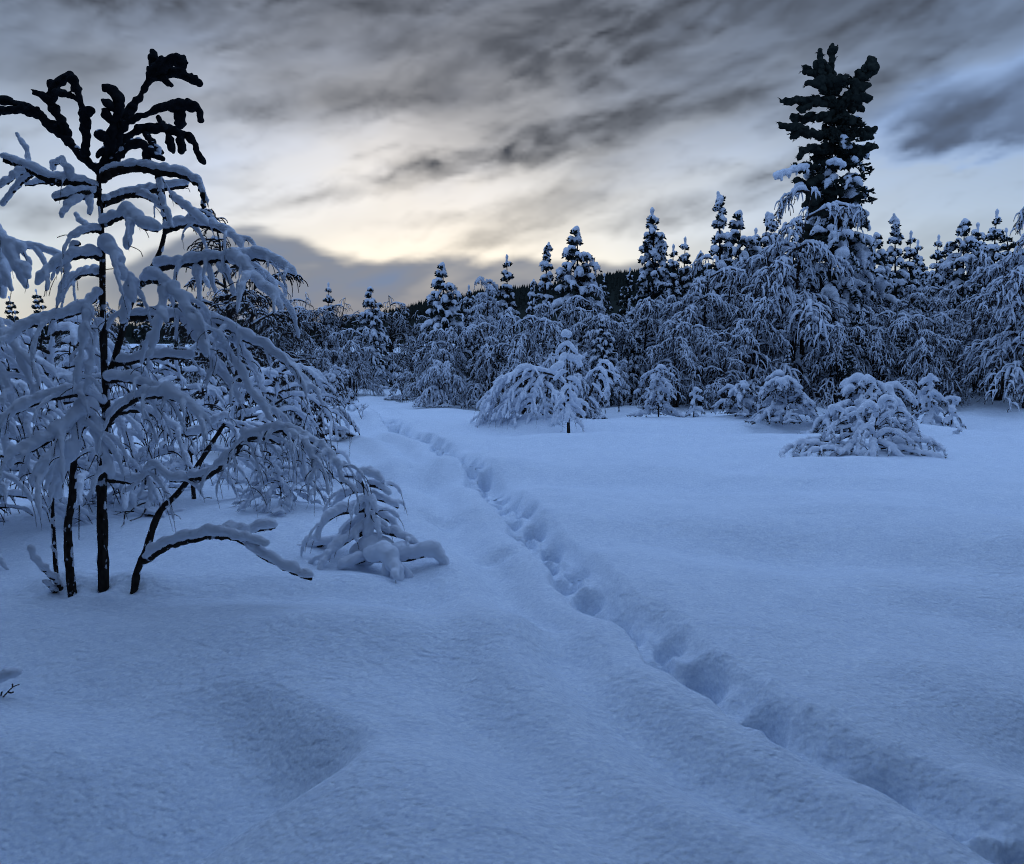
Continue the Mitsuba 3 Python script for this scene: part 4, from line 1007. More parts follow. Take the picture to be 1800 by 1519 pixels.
SPRUCE_AT = (8.70, 23.50, 0.20)
SPRUCE_DARK_LUMPS = [  # upper lumps are snow in silhouette, painted dark with the needle colour
    (141, [(-239, 0, 9175), (-227, 0, 8887), (-240, 0, 8452), (-235, 0, 7942)]),
    (109, [(-669, -300, 8962), (-612, -300, 8648), (-494, -180, 8254)]),
    (235, [(-591, 0, 8568), (-318, 0, 8510)]),
    (250, [(-611, -300, 8218), (-79, 300, 8365)]),
    (203, [(-363, 0, 8132), (-150, 0, 8074)]),
    (141, [(-493, 180, 8477), (-648, 360, 8589), (-801, 420, 8726)]),
    (125, [(-505, -240, 7977), (-751, -420, 8040), (-951, -480, 8080)]),
    (156, [(-183, 0, 8161), (-118, -300, 8190), (-46, -420, 8212)]),
    (156, [(-63, 0, 7431), (106, 0, 7723), (279, 0, 7942)]),
    (235, [(365, 0, 8045), (602, 0, 8161)]),
    (156, [(535, 0, 8307), (493, 60, 8441)]),
    (203, [(845, 0, 8800), (795, 0, 8568)]),
    (141, [(636, 60, 8644), (735, 60, 8441)]),
    (109, [(655, 0, 8336), (739, 0, 8481)]),
    (141, [(257, -150, 7770), (437, -300, 7758), (611, -420, 7754)]),
    (141, [(255, 150, 7734), (528, 300, 7745), (779, 420, 7687)]),
    (94, [(295, 0, 7548), (389, 0, 7489)]),
    (156, [(-346, 0, 7694), (-764, -240, 7688), (-1154, -420, 7697)]),
    (125, [(-1154, -420, 7697), (-1428, -540, 7607), (-1653, -600, 7591)]),
    (141, [(-870, -300, 7585), (-1116, -420, 7467)]),
    (156, [(-330, 0, 7284), (-594, 300, 7419), (-888, 480, 7434), (-1071, 540, 7479)]),
    (172, [(-344, 0, 6843), (-783, -300, 6831), (-1164, -540, 6862)]),
    (141, [(-1117, -480, 6934), (-1473, -660, 6948), (-1729, -720, 6961)]),
    (125, [(-1203, -480, 6847), (-1337, -540, 6718)]),
    (125, [(-3, 0, 7431), (121, -240, 7311), (214, -360, 7165)]),
    (109, [(213, -360, 7194), (173, -360, 7078)]),
    (172, [(84, 120, 7166), (232, 180, 7092)]),
    (172, [(-67, 0, 6769), (325, 240, 6898), (667, 420, 7060)]),
    (141, [(634, 420, 7090), (794, 420, 6970)]),
    (188, [(1062, 480, 7074), (1005, 480, 6954)]),
    (156, [(-27, 0, 6518), (216, -240, 6466), (417, -420, 6398)]),
    (141, [(448, -420, 6369), (635, -540, 6429), (728, -600, 6445)]),
    (109, [(448, -420, 6369), (484, -420, 6238)]),
    (156, [(-328, 0, 6429), (-738, -300, 6453), (-1068, -480, 6385)]),
    (125, [(-1097, -480, 6385), (-1151, -480, 6211)]),
    (188, [(-320, 0, 7797), (-135, 0, 7694)]),
    (188, [(-450, -240, 7340), (-32, 240, 7374)]),
    (188, [(-264, 240, 7047), (-191, -240, 6846)]),
    (188, [(-471, -300, 6540), (22, 300, 6583)]),
    (219, [(-366, 300, 6253), (-211, -300, 6043)]),
    (219, [(206, 180, 6229), (418, 240, 6151)]),
    (156, [(-463, 0, 5985), (-902, -300, 5985), (-1260, -480, 5920)]),
    (250, [(-708, -300, 5632), (-35, 300, 5681)]),
    (219, [(-848, 180, 5660), (-515, 240, 5550)]),
    (266, [(-349, 240, 5248), (-120, -240, 5081)]),
    (141, [(148, 0, 5209), (331, -240, 5170), (522, -360, 5239)]),
    (235, [(-825, -420, 5215), (-627, -240, 4844)]),
    (235, [(275, 300, 4924), (397, 180, 4603)]),
    (219, [(-814, -300, 4420), (-576, -180, 4061)]),
    (219, [(360, 120, 4171), (559, 120, 3867)]),
    (219, [(-817, -300, 3673), (-576, -180, 3232)]),
    (235, [(446, 180, 3414), (652, 180, 2953)]),
    (188, [(-349, -420, 5361), (-32, -300, 5338)]),
    (203, [(-563, -480, 4101), (-86, -420, 4033)]),
    (203, [(-569, -420, 4817), (-175, -420, 4758)]),
    (282, [(-495, -240, 4576), (21, 240, 4490)]),
    (282, [(-235, 240, 3879), (-95, -240, 3679)]),
    (313, [(-460, -300, 3073), (167, 300, 2961)]),
    (250, [(375, 240, 4185), (550, 240, 3726)]),
    (282, [(-383, 0, 2252), (154, 0, 2021)]),
    (282, [(-203, 240, 1403), (70, -240, 1096)])]
SPRUCE_SNOW = [
    (109, [(-954, -540, 5966), (-1308, -720, 5873), (-1609, -840, 5763), (-1859, -900, 5666)]),
    (78, [(-479, -660, 6029), (-303, -780, 6048), (-93, -780, 5962)]),
    (94, [(-1095, -480, 5483), (-1308, -600, 5316)])]


def make_traced(name, D, label, cat, seed, voxel=0.0105, needle=0.0, part='bough', twig=(0.10, 0.30), bump=0.006, spacing=0.4, bark='bark', load=0.85, wood_size=1.2, heavy=0.0):
    """A plant from its stems and boughs (millimetres from its foot), each bough carrying its own load of snow."""
    rng = np.random.default_rng(seed)
    key = numbered(name)
    o = np.array(D['base'])
    for r0, r1, pts in D['stems']:
        P = resample(np.array(pts) / 1000.0, 24) + o
        put(numbered(f'{key}__trunk'), tubes(P[None], np.linspace(r0, r1, 24)[None] / 1000, 10), bark)
    for r, pts in D['bare']:
        P = resample(np.array(pts) / 1000.0, 8) + o
        put(numbered(f'{key}__twig'), tubes(P[None], np.full((1, 8), r / 1000), 6), 'bark')
    for depth, r, comb, pts in D['boughs']:
        P = resample(np.array(pts) / 1000.0, max(8, 4 * len(pts)))
        n = len(P)
        rr = wood_size * np.linspace(r, 0.5 * r, n) / 1000
        dep = depth / 1000 * (load if depth < 65 else max(load, heavy))
        segs = load_segments(rng, P + o, rr, dep, 0.72, 1.28, 0.55, lift=0.8)
        wood = [tubes(P[None] + o, rr[None], 8)]
        hung = P[None]
        length = np.linalg.norm(np.diff(P, axis=0), axis=1).sum()
        m = int(round(comb * max(length, 0.25) / spacing))
        if m:
            base, hd, s, _ = pick(rng, P[None], m, 0.2, 1.0)
            W = arcs(rng, base, hd + np.where(np.arange(m) % 2 == 0, 1, -1) * rng.uniform(0.3, 1.4, m), rng.uniform(*twig, m), rng.uniform(0.0, 0.35, m), rng.uniform(0.7, 1.6, m), 8, 0.1)
            wood.append(tubes(W + o, 0.005 * np.linspace(1, 0.25, 8) * np.ones((m, 1)), 5))
            for i in range(m):
                segs += load_segments(rng, W[i][:6] + o, np.full(6, 0.004), 0.55 * dep * rng.uniform(0.7, 1.2), 0.65, 1.3, 0.5, step=0.4 * dep, lift=0.85)
            hung = np.concatenate([resample_all(P[None], 8), W])
        if needle:
            wood.append(sprays(rng, hung + o, int(18 * max(length, 0.3) / 0.3), needle, needle * 0.06, 0.05))
        b = numbered(f'{key}__{part}')
        put(b, join(wood), 'bark')
        put(f'{b}__snow', blend(segs, voxel, 2.5 / voxel, rough=bump, seed=seed), 'tree_snow')
    tell(key, label, cat)
    return key


def make_tall_spruce():
    """The tallest spruce: dark sprays piled round the trunk, the snowy top coloured dark as a silhouette, snow pads lower down."""
    rng = np.random.default_rng(3)
    key = numbered('tall_spruce')
    o = np.array(SPRUCE_AT)
    zt = SPRUCE_DARK_LUMPS[0][1][0][2] / 1000.0
    tip = np.array(SPRUCE_DARK_LUMPS[0][1][0]) / 1000.0
    P = resample([(0, 0, -1.2), 0.4 * tip, 0.8 * tip, tip - [0, 0, 0.15]], 24) + o
    put(f'{key}__trunk', tubes(P[None], (0.17 * (1 - 0.9 * np.linspace(0, 1, 24)))[None], 10), 'bark')
    for r, pts in SPRUCE_DARK_LUMPS:
        C = resample(np.array(pts) / 1000.0, max(3, 2 * len(pts))) + o
        r = r / 1000
        segs = []
        for i in range(len(C) - 1):
            segs.append((C[i], C[i + 1], r * 0.46, r * 0.46))
            for _ in range(4):
                d = rng.normal(0, 1, 3)
                d /= np.linalg.norm(d)
                c = C[i] + (C[i + 1] - C[i]) * rng.uniform() + d * r * 0.74 * np.array([1, 1, 0.8])
                q = r * rng.uniform(0.34, 0.52)
                segs.append((c, c + d * q * 0.3, q, q * 0.85))
        v, f = blend(segs, 0.035, 60, rough=0.03, seed=4)
        n = 8
        pk = v[rng.integers(0, len(v), n)]
        P2 = np.stack([pk, pk + (pk - C.mean(0)) * 0.12 + rng.normal(0, 0.02, pk.shape)], 1)
        b = numbered(f'{key}__bough')
        put(b, join([(v, f), sprays(rng, P2, 4, 0.085, 0.014)]), 'needles')
    segs = []
    for r, pts in SPRUCE_SNOW:
        C = resample(np.array(pts) / 1000.0, 4 * len(pts)) + o
        k = 0.72 * r / 1000 * lumps(rng, 1, len(C), 2, 0.6, 1.35)[0]
        one = [(C[i], C[i + 1], k[i], k[i + 1]) for i in range(len(C) - 1)]
        for i in range(len(C)):
            d = rng.normal(0, 1, 3) * k[i] * 0.7
            one.append((C[i] + d, C[i] + d + [0, 0, -k[i]], k[i] * 0.5, k[i] * 0.35))
        put(numbered(f'{key}__snow_pad'), blend(one, 0.028, 70, rough=0.03, seed=6), 'tree_snow')
    # the full, loaded lower crown
    low = conifer(60, 8.6, 1.85, snow=0.105, gap=0.34, dark_top=0.14, per=6, voxel=0.045, slim=0.85, cover=0.62, rough=0.035)  # snow left off upwards so the top stays a dark silhouette
    m = T().translate([o[0] + 0.05, o[1], o[2] - 0.1])
    scene[f'{key}__crown'] = {**mikit.ply(low['crown'], 'needles', smooth=False), 'to_world': m}
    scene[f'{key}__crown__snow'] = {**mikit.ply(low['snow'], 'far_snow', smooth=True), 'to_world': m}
    labels[f'{key}__crown'] = {'kind': 'stuff'}
    labels[f'{key}__crown__snow'] = {'kind': 'stuff'}
    tell(key, 'tallest tree, a dark spruce with a forked top coloured dark as a silhouette and snow pads low down', 'tree')


make_traced('small_spruce', SMALL_SPRUCE, 'small snow buried spruce with drooping arms beside the gaunt tree and trail', 'tree', 51, 0.0095, load=0.62, wood_size=2.0, heavy=0.86, bump=0.011)
make_traced('snow_laden_tree', EDGE_BOUGH, 'snow heavy tree at the left edge reaching in with thick drooping boughs', 'tree', 52, load=0.62)
make_traced('bare_twig', EDGE_TWIG, 'short dark twig with a snow cap poking in over the snow at the left edge', 'twig', 53, 0.006)
make_traced('slender_sapling', SLENDER, 'slender upright sapling with separate snow clumps beside the arching bush', 'tree', 54, 0.014, needle=0.07, bump=0.012, load=0.66)
make_traced('leaning_sapling', LEANING, 'leaning thin sapling bowed to the right just beyond the slender upright one', 'tree', 55, 0.014, bump=0.010, load=0.55)
make_traced('snowy_bush', ARCHING, 'broad arching bush with hanging dark twigs, left of and behind the slender sapling', 'bush', 57, 0.0145, load=0.55, wood_size=2.2, spacing=0.22, twig=(0.15, 0.42), bump=0.012)
make_traced('snowy_bush', SPRAWLING, 'sprawling low bush with two dark stems alone in the right half of the open field', 'bush', 56, 0.0125, load=0.50, needle=0.06, wood_size=1.8, spacing=0.26, twig=(0.10, 0.28), bump=0.013)
make_tall_spruce()


def dry_twigs(x, y, n, h, seed, label):
    """Bare stalks standing out of the snow, lightly rimed."""
    rng = np.random.default_rng(seed)
    key, z = numbered('dry_stalks'), at_ground(x, y)
    for _ in range(n):
        az = rng.uniform(0, 6.28, 1)
        P = arcs(rng, np.array([[x + rng.normal(0, 0.05), y + rng.normal(0, 0.05), z - 0.05]]), az, np.array([h * rng.uniform(0.25, 0.5)]), np.array([2.6]), np.array([0.5]), 9, 0.1)
        k = numbered(f'{key}__stalk')
        base, hd, s, _ = pick(rng, P, 5, 0.3, 1.0)
        Q = arcs(rng, base, rng.uniform(0, 6.28, 5), rng.uniform(0.05, 0.14, 5), np.full(5, 1.0), np.full(5, 0.2), 5, 0.1)
        put(k, join([tubes(P, np.full((1, 9), 0.007), 5), tubes(Q, np.full((5, 5), 0.004), 4)]), 'twig_wood')
        put(f'{k}__snow', join([snow_on(rng, P, np.full((1, 9), 0.007), 0.012), snow_on(rng, Q, np.full((5, 5), 0.004), 0.016)]), 'far_snow')
    tell(key, label, 'plant')


dry_twigs(-3.25, 16.4, 3, 0.5, 61, 'taller dry stalks on the mound left of the trail')
dry_twigs(-2.75, 16.0, 2, 0.32, 62, 'short dry stalks at the right end of the mound by the trail')


# kind, x, y, height of its tip, name, label, category, group
PLACES = [
    ('birch_dark', -4.1, 12.5, 3.45, 'snowy_birch', 'dark twiggy birch with little snow rising behind the gaunt tree', 'tree', None),
    ('thicket', -3.02, 8.0, 1.68, 'snowy_birch', 'low dense birch thicket bowed by snow right behind the gaunt tree', 'tree', None),
    ('thicket_low', -4.16, 7.6, 1.87, 'snowy_birch', 'dense snow bowed birch left behind the gaunt tree', 'tree', None),
    ('thicket', -4.2, 6.6, 1.95, 'snowy_birch', 'snow bowed birch cut by the left edge of the picture', 'tree', None),
    ('thicket_low', -2.77, 9.6, 1.44, 'snowy_birch', 'snow bowed low birch between the gaunt tree and the trail', 'tree', None),
    ('thicket', -4.61, 9.8, 1.76, 'snowy_birch', 'low snowy birch seen between the stems of the gaunt tree', 'tree', None),
    ('bush_arch', -1.95, 7.1, 0.76, 'snowy_bush', 'arching bush on dark crooked stems between the gaunt tree and the small spruce', 'bush', None),
    ('birch_small', -3.16, 14.0, 1.23, 'snowy_shrub', 'small twiggy snowy shrub beside the mound left of the trail', 'shrub', None),
    ('birch_small', -3.02, 12.0, 1.04, 'snowy_shrub', 'small snowy shrub at the right foot of the low birches', 'shrub', None),
    ('birch_dark2', -7.07, 27, 3.02, 'snowy_birch', 'dark frosted birch in the row beyond the bend of the trail', 'tree', 'dark frosted birches beyond the bend'),
    ('birch_dark2', -6.82, 29, 3.27, 'snowy_birch', 'dark frosted birch in the row beyond the bend of the trail', 'tree', 'dark frosted birches beyond the bend'),
    ('birch_dark2', -5.97, 30, 3.13, 'snowy_birch', 'dark frosted birch in the row beyond the bend of the trail', 'tree', 'dark frosted birches beyond the bend'),
    ('birch_dark2', -4.32, 31, 3.23, 'snowy_birch', 'dark frosted birch in the row beyond the bend of the trail', 'tree', 'dark frosted birches beyond the bend'),
    ('birch_dark2', -3.83, 33, 2.79, 'snowy_birch', 'dark frosted birch in the row beyond the bend of the trail', 'tree', 'dark frosted birches beyond the bend'),
    ('birch_dark2', -6.68, 24, 3.09, 'snowy_birch', 'dark frosted birch in the row beyond the bend of the trail', 'tree', 'dark frosted birches beyond the bend'),
    ('spruce_slim', -6.34, 29.5, 3.61, 'snowy_spruce', 'thin dark spruce topping the birch row beyond the trail bend', 'tree', None),
    ('spruce_fat', -4.71, 29, 3.44, 'snowy_spruce', 'broad dark spruce at the end of the trail bend', 'tree', None),
    ('birch_dome', -4.64, 25, 2.06, 'snowy_birch', 'domed pale snowy birch in front of the dark row at the bend', 'tree', None),
    ('birch_dome', -5.33, 24, 1.44, 'snowy_birch', 'lower domed snowy birch left of the trail bend', 'tree', None),
    ('birch_small', -4.32, 21, 1.04, 'snowy_shrub', 'snowy shrub at the near end of the row left of the trail bend', 'shrub', None),
    ('spruce_dark', -19.79, 34, 3.38, 'forest_tree', 'small dark frosted tree far off behind the left thicket', 'tree', 'small dark trees far off at the left'),
    ('spruce_dark', -18.16, 33, 3.59, 'forest_tree', 'small dark frosted tree far off behind the left thicket', 'tree', 'small dark trees far off at the left'),
    ('birch_dark2', -18.42, 36, 3.37, 'forest_tree', 'small dark frosted tree far off behind the left thicket', 'tree', 'small dark trees far off at the left'),
    ('birch_dark2', -16.23, 34, 3.43, 'forest_tree', 'small dark frosted tree far off behind the left thicket', 'tree', 'small dark trees far off at the left'),
    ('spruce_dark', -15.51, 36, 3.61, 'forest_tree', 'small dark frosted tree far off behind the left thicket', 'tree', 'small dark trees far off at the left'),
    ('spruce_dark', -12.91, 33, 3.65, 'forest_tree', 'small dark frosted tree far off behind the left thicket', 'tree', 'small dark trees far off at the left'),
    ('birch_dark2', -10.82, 32, 3.69, 'forest_tree', 'small dark frosted tree far off behind the left thicket', 'tree', 'small dark trees far off at the left'),
    ('spruce_dark', -9.35, 30, 3.76, 'forest_tree', 'small dark frosted tree far off behind the left thicket', 'tree', 'small dark trees far off at the left'),
    ('spruce_dark', -13.37, 37, 3.78, 'forest_tree', 'small dark frosted tree far off behind the left thicket', 'tree', 'small dark trees far off at the left'),
    ('spruce_fat', -1.96, 25, 3.88, 'snowy_spruce', 'ragged snowy spruce standing right of the trail bend', 'tree', None),
    ('spruce_slim', -1.32, 25.5, 3.27, 'snowy_spruce', 'slim crooked spruce close beside the ragged one right of the trail bend', 'tree', None),
    ('birch_dome', -1.87, 22, 2.01, 'snowy_birch', 'wide weeping birch in front of the ragged spruce right of the trail bend', 'tree', None),
    ('birch_low', -1.67, 20.2, 1.23, 'snowy_birch', 'low round snowy birch at the foot of the wide weeping birch', 'tree', None),
    ('birch_small', -2.97, 23, 0.87, 'snowy_shrub', 'small bristly shrub at the right edge of the far trail', 'shrub', None),
    ('birch_slim', -0.68, 27, 3.61, 'snowy_birch', 'slim birch with one drooping top left of the narrow spruce', 'tree', None),
    ('spruce_slim', -0.13, 27, 4.31, 'snowy_spruce', 'narrow snowy spruce, first of three left of the fat dark spruce', 'tree', None),
    ('spruce_tall', 1.05, 26.5, 4.62, 'snowy_spruce', 'snowy spruce with a two pronged top beside the fat dark spruce', 'tree', None),
    ('spruce_fat', 1.92, 25, 4.91, 'snowy_spruce', 'fat dark spruce with snow pillows and a round top mid forest', 'tree', None),
    ('birch_dome', 0.32, 19.5, 2.27, 'snowy_birch', 'pale bowed birch behind the arching snowy bush', 'tree', None),
    ('birch_tall', 2.07, 21.5, 3.01, 'snowy_birch', 'pale birch in front of the fat dark spruce', 'tree', None),
    ('birch_dome', -0.53, 21, 2.15, 'snowy_birch', 'snow bowed birch between the wide weeping birch and the arching bush', 'tree', None),
    ('birch_low', 1.19, 18, 1.48, 'snowy_birch', 'low snowy birch behind the slender sapling', 'tree', None),
    ('birch_slim', 2.39, 19, 1.2, 'snowy_sapling', 'thin snowy sapling with a bare lower stem right of the leaning one', 'tree', None),
    ('spruce_mid', 4.16, 25.5, 5.5, 'snowy_spruce', 'tall snowy spruce with a lone tuft on its top, standing right of the ridge', 'tree', None),
    ('spruce_slim', 5.57, 30, 4.96, 'snowy_spruce', 'left one of a pair of thin spruces behind the forest edge', 'tree', None),
    ('spruce_slim', 6.03, 30.5, 5.25, 'snowy_spruce', 'right one of a pair of thin spruces behind the forest edge', 'tree', None),
    ('spruce_tall', 6.17, 26, 6.06, 'snowy_spruce', 'snowy spruce with a pointed pagoda top left of the tallest spruce', 'tree', None),
    ('spruce_fat', 7.39, 28, 5.81, 'snowy_spruce', 'blunt spruce with a heavy snow shoulder between the pagoda top and the tallest spruce', 'tree', None),
    ('spruce_fat', 8.28, 28.5, 5.82, 'snowy_spruce', 'snow choked spruce pressed against the left of the tallest spruce', 'tree', None),
    ('birch_tall', 4.66, 21.0, 3.72, 'snowy_birch', 'large pale birch with crossing boughs below the pagoda topped spruce', 'tree', None),
    ('birch_dome', 3.35, 22, 2.75, 'snowy_birch', 'pale birch below the spruce with the lone tuft', 'tree', None),
    ('birch_dome', 3.75, 19.5, 2.11, 'snowy_birch', 'dark stemmed bowed birch above the tiny sapling', 'tree', None),
    ('birch_tall', 6.89, 21, 5.37, 'snowy_birch', 'big pale birch hiding the lower part of the tallest spruce', 'tree', None),
    ('birch_dome', 5.57, 20, 2.65, 'snowy_birch', 'pale bowed birch above the twin round bushes', 'tree', None),
    ('birch_dome', 7.56, 20, 2.13, 'snowy_birch', 'drooping birch at the right foot of the big pale birch', 'tree', None),
    ('spruce_tall', 11.48, 26, 5.41, 'snowy_spruce', 'snowy spruce with a thin cross shaped tip right of the tallest spruce', 'tree', None),
    ('spruce_slim', 12.39, 27, 5.04, 'snowy_spruce', 'small spruce leaning against the one with the cross shaped tip', 'tree', None),
    ('spruce_fat', 10.65, 25.5, 4.78, 'snowy_spruce', 'rounded snowy spruce between the tallest one and the cross tipped one', 'tree', None),
    ('birch_dome', 9.37, 19.5, 2.3, 'snowy_birch', 'bowed pale birch with fan like hanging boughs at the right', 'tree', None),
    ('birch_dome', 8.77, 20.5, 2.41, 'snowy_birch', 'snowy birch behind the round snow covered shrub', 'tree', None),
    ('spruce_slim', 17.56, 36, 6.0, 'snowy_spruce', 'tiny pointed spruce far back in the gap at the right', 'tree', None),
    ('spruce_slim', 17.84, 38, 6.05, 'snowy_spruce', 'farthest tiny spruce in the gap at the right', 'tree', None),
    ('spruce_fat', 14.55, 28, 5.53, 'snowy_spruce', 'round shouldered snowy spruce at the left of the right hand trio', 'tree', None),
    ('spruce_mid', 16.07, 30, 5.69, 'snowy_spruce', 'dark spruce in the middle of the right hand trio', 'tree', None),
    ('spruce_slim', 17.18, 31, 6.3, 'snowy_spruce', 'tallest pointed spruce of the right hand trio', 'tree', None),
    ('spruce_mid', 15.02, 30, 5.02, 'snowy_spruce', 'snowy spruce just left of the right hand trio', 'tree', None),
    ('birch_tall', 11.0, 18.2, 4.61, 'snowy_birch', 'great weeping birch cut by the right edge of the picture', 'tree', None),
    ('birch_dome', 11.12, 19.5, 2.88, 'snowy_birch', 'weeping birch just left of the one at the right edge', 'tree', None),
    ('birch_bare', 10.21, 19.5, 2.11, 'young_tree', 'thin dark young tree with short bare side twigs before the right hand trio', 'tree', None),
    ('birch_dome', -1.19, 30, 3.17, 'snowy_birch', 'pale snowy birch crowded in among the others of the forest', 'tree', 'birches crowded deep in the forest'),
    ('birch_tall', 0.08, 24, 2.55, 'snowy_birch', 'pale snowy birch crowded in among the others of the forest', 'tree', 'birches crowded deep in the forest'),
    ('birch_dome', 1.35, 24, 2.7, 'snowy_birch', 'pale snowy birch crowded in among the others of the forest', 'tree', 'birches crowded deep in the forest'),
    ('birch_dome2', 2.9, 25, 2.5, 'snowy_birch', 'pale snowy birch crowded in among the others of the forest', 'tree', 'birches crowded deep in the forest'),
    ('birch_tall', 4.22, 24, 2.86, 'snowy_birch', 'pale snowy birch crowded in among the others of the forest', 'tree', 'birches crowded deep in the forest'),
    ('birch_tall', 5.12, 24.5, 2.88, 'snowy_birch', 'pale snowy birch crowded in among the others of the forest', 'tree', 'birches crowded deep in the forest'),
    ('birch_dome', 6.13, 24, 3.64, 'snowy_birch', 'pale snowy birch crowded in among the others of the forest', 'tree', 'birches crowded deep in the forest'),
    ('birch_dome', 7.38, 25, 3.56, 'snowy_birch', 'pale snowy birch crowded in among the others of the forest', 'tree', 'birches crowded deep in the forest'),
    ('birch_dome', 9.14, 26, 3.81, 'snowy_birch', 'pale snowy birch crowded in among the others of the forest', 'tree', 'birches crowded deep in the forest'),
    ('birch_dome', 9.55, 24, 3.48, 'snowy_birch', 'pale snowy birch crowded in among the others of the forest', 'tree', 'birches crowded deep in the forest'),
    ('birch_tall', 10.75, 23.5, 3.14, 'snowy_birch', 'pale snowy birch crowded in among the others of the forest', 'tree', 'birches crowded deep in the forest'),
    ('birch_dome2', 11.77, 24, 3.17, 'snowy_birch', 'pale snowy birch crowded in among the others of the forest', 'tree', 'birches crowded deep in the forest'),
    ('birch_tall', 12.05, 23, 3.11, 'snowy_birch', 'pale snowy birch crowded in among the others of the forest', 'tree', 'birches crowded deep in the forest'),
    ('birch_dome', 11.42, 21, 2.43, 'snowy_birch', 'pale snowy birch crowded in among the others of the forest', 'tree', 'birches crowded deep in the forest'),
    ('birch_dome', 13.84, 24, 4.1, 'snowy_birch', 'pale snowy birch crowded in among the others of the forest', 'tree', 'birches crowded deep in the forest'),
    ('birch_dome2', 13.13, 22, 3.47, 'snowy_birch', 'pale snowy birch crowded in among the others of the forest', 'tree', 'birches crowded deep in the forest'),
    ('birch_dome2', 4.71, 19.2, 1.85, 'snowy_birch', 'pale snowy birch crowded in among the others of the forest', 'tree', 'birches crowded deep in the forest'),
    ('spruce_dark', 3.18, 30, 3.95, 'snowy_spruce', 'snowy spruce half hidden deep in the crowded forest', 'tree', 'spruces crowded deep in the forest'),
    ('spruce_dark', 4.21, 31, 4.23, 'snowy_spruce', 'snowy spruce half hidden deep in the crowded forest', 'tree', 'spruces crowded deep in the forest'),
    ('spruce_tall', 6.89, 32, 4.94, 'snowy_spruce', 'snowy spruce half hidden deep in the crowded forest', 'tree', 'spruces crowded deep in the forest'),
    ('spruce_mid', 9.19, 33, 5.89, 'snowy_spruce', 'snowy spruce half hidden deep in the crowded forest', 'tree', 'spruces crowded deep in the forest'),
    ('spruce_dark', 11.16, 34, 6.02, 'snowy_spruce', 'snowy spruce half hidden deep in the crowded forest', 'tree', 'spruces crowded deep in the forest'),
    ('spruce_tall', 12.3, 32, 5.76, 'snowy_spruce', 'snowy spruce half hidden deep in the crowded forest', 'tree', 'spruces crowded deep in the forest'),
    ('spruce_mid', 14.22, 30, 4.54, 'snowy_spruce', 'snowy spruce half hidden deep in the crowded forest', 'tree', 'spruces crowded deep in the forest'),
    ('spruce_dark', 17.24, 34, 5.15, 'snowy_spruce', 'snowy spruce half hidden deep in the crowded forest', 'tree', 'spruces crowded deep in the forest'),
    ('spruce_dark', 18.81, 33, 5.89, 'snowy_spruce', 'snowy spruce half hidden deep in the crowded forest', 'tree', 'spruces crowded deep in the forest'),
    ('spruce_tall', 17.9, 30, 5.5, 'snowy_spruce', 'snowy spruce half hidden deep in the crowded forest', 'tree', 'spruces crowded deep in the forest'),
    ('spruce_tall', 0.72, 31, 3.83, 'snowy_spruce', 'snowy spruce half hidden deep in the crowded forest', 'tree', 'spruces crowded deep in the forest'),
    ('spruce_dark', -0.9, 34, 3.16, 'snowy_spruce', 'snowy spruce half hidden deep in the crowded forest', 'tree', 'spruces crowded deep in the forest'),
    ('spruce_dark', 14.68, 27, 4.59, 'snowy_spruce', 'snowy spruce half hidden deep in the crowded forest', 'tree', 'spruces crowded deep in the forest'),
    ('spruce_dark', 11.73, 29, 4.62, 'snowy_spruce', 'snowy spruce half hidden deep in the crowded forest', 'tree', 'spruces crowded deep in the forest'),
    ('spruce_mid', 2.99, 21.5, 2.45, 'snowy_spruce', 'snowy spruce half hidden deep in the crowded forest', 'tree', 'spruces crowded deep in the forest'),
    ('spruce_dark', 8.22, 20.5, 2.47, 'snowy_spruce', 'snowy spruce half hidden deep in the crowded forest', 'tree', 'spruces crowded deep in the forest'),
    ('spruce_fat', 2.2, 20.5, 2.14, 'snowy_spruce', 'snowy spruce half hidden deep in the crowded forest', 'tree', 'spruces crowded deep in the forest'),
    ('spruce_tall', 6.3, 19.6, 1.6, 'snowy_spruce', 'snowy spruce half hidden deep in the crowded forest', 'tree', 'spruces crowded deep in the forest'),
    ('spruce_tall', 10.51, 21, 2.15, 'snowy_spruce', 'snowy spruce half hidden deep in the crowded forest', 'tree', 'spruces crowded deep in the forest'),
    ('spruce_tall', 5.7, 21.5, 2.38, 'snowy_spruce', 'snowy spruce half hidden deep in the crowded forest', 'tree', 'spruces crowded deep in the forest'),
    ('spruce_fat', 4.7, 22.5, 2.19, 'snowy_spruce', 'snowy spruce half hidden deep in the crowded forest', 'tree', 'spruces crowded deep in the forest'),
    ('spruce_dark', -0.84, 23, 2.05, 'snowy_spruce', 'snowy spruce half hidden deep in the crowded forest', 'tree', 'spruces crowded deep in the forest'),
    ('spruce_dark', -0.28, 20.8, 1.74, 'snowy_spruce', 'dark thinly snowed spruce filling a gap between the birches', 'tree', 'dark thin snowed spruces in the gaps between birches'),
    ('spruce_dark', 1.07, 20.2, 1.8, 'snowy_spruce', 'dark thinly snowed spruce filling a gap between the birches', 'tree', 'dark thin snowed spruces in the gaps between birches'),
    ('spruce_dark', 2.39, 20.6, 1.74, 'snowy_spruce', 'dark thinly snowed spruce filling a gap between the birches', 'tree', 'dark thin snowed spruces in the gaps between birches'),
    ('spruce_dark', 3.76, 21, 1.81, 'snowy_spruce', 'dark thinly snowed spruce filling a gap between the birches', 'tree', 'dark thin snowed spruces in the gaps between birches'),
    ('spruce_dark', 4.9, 20.8, 1.94, 'snowy_spruce', 'dark thinly snowed spruce filling a gap between the birches', 'tree', 'dark thin snowed spruces in the gaps between birches'),
    ('spruce_dark', 6.25, 21.2, 2.02, 'snowy_spruce', 'dark thinly snowed spruce filling a gap between the birches', 'tree', 'dark thin snowed spruces in the gaps between birches'),
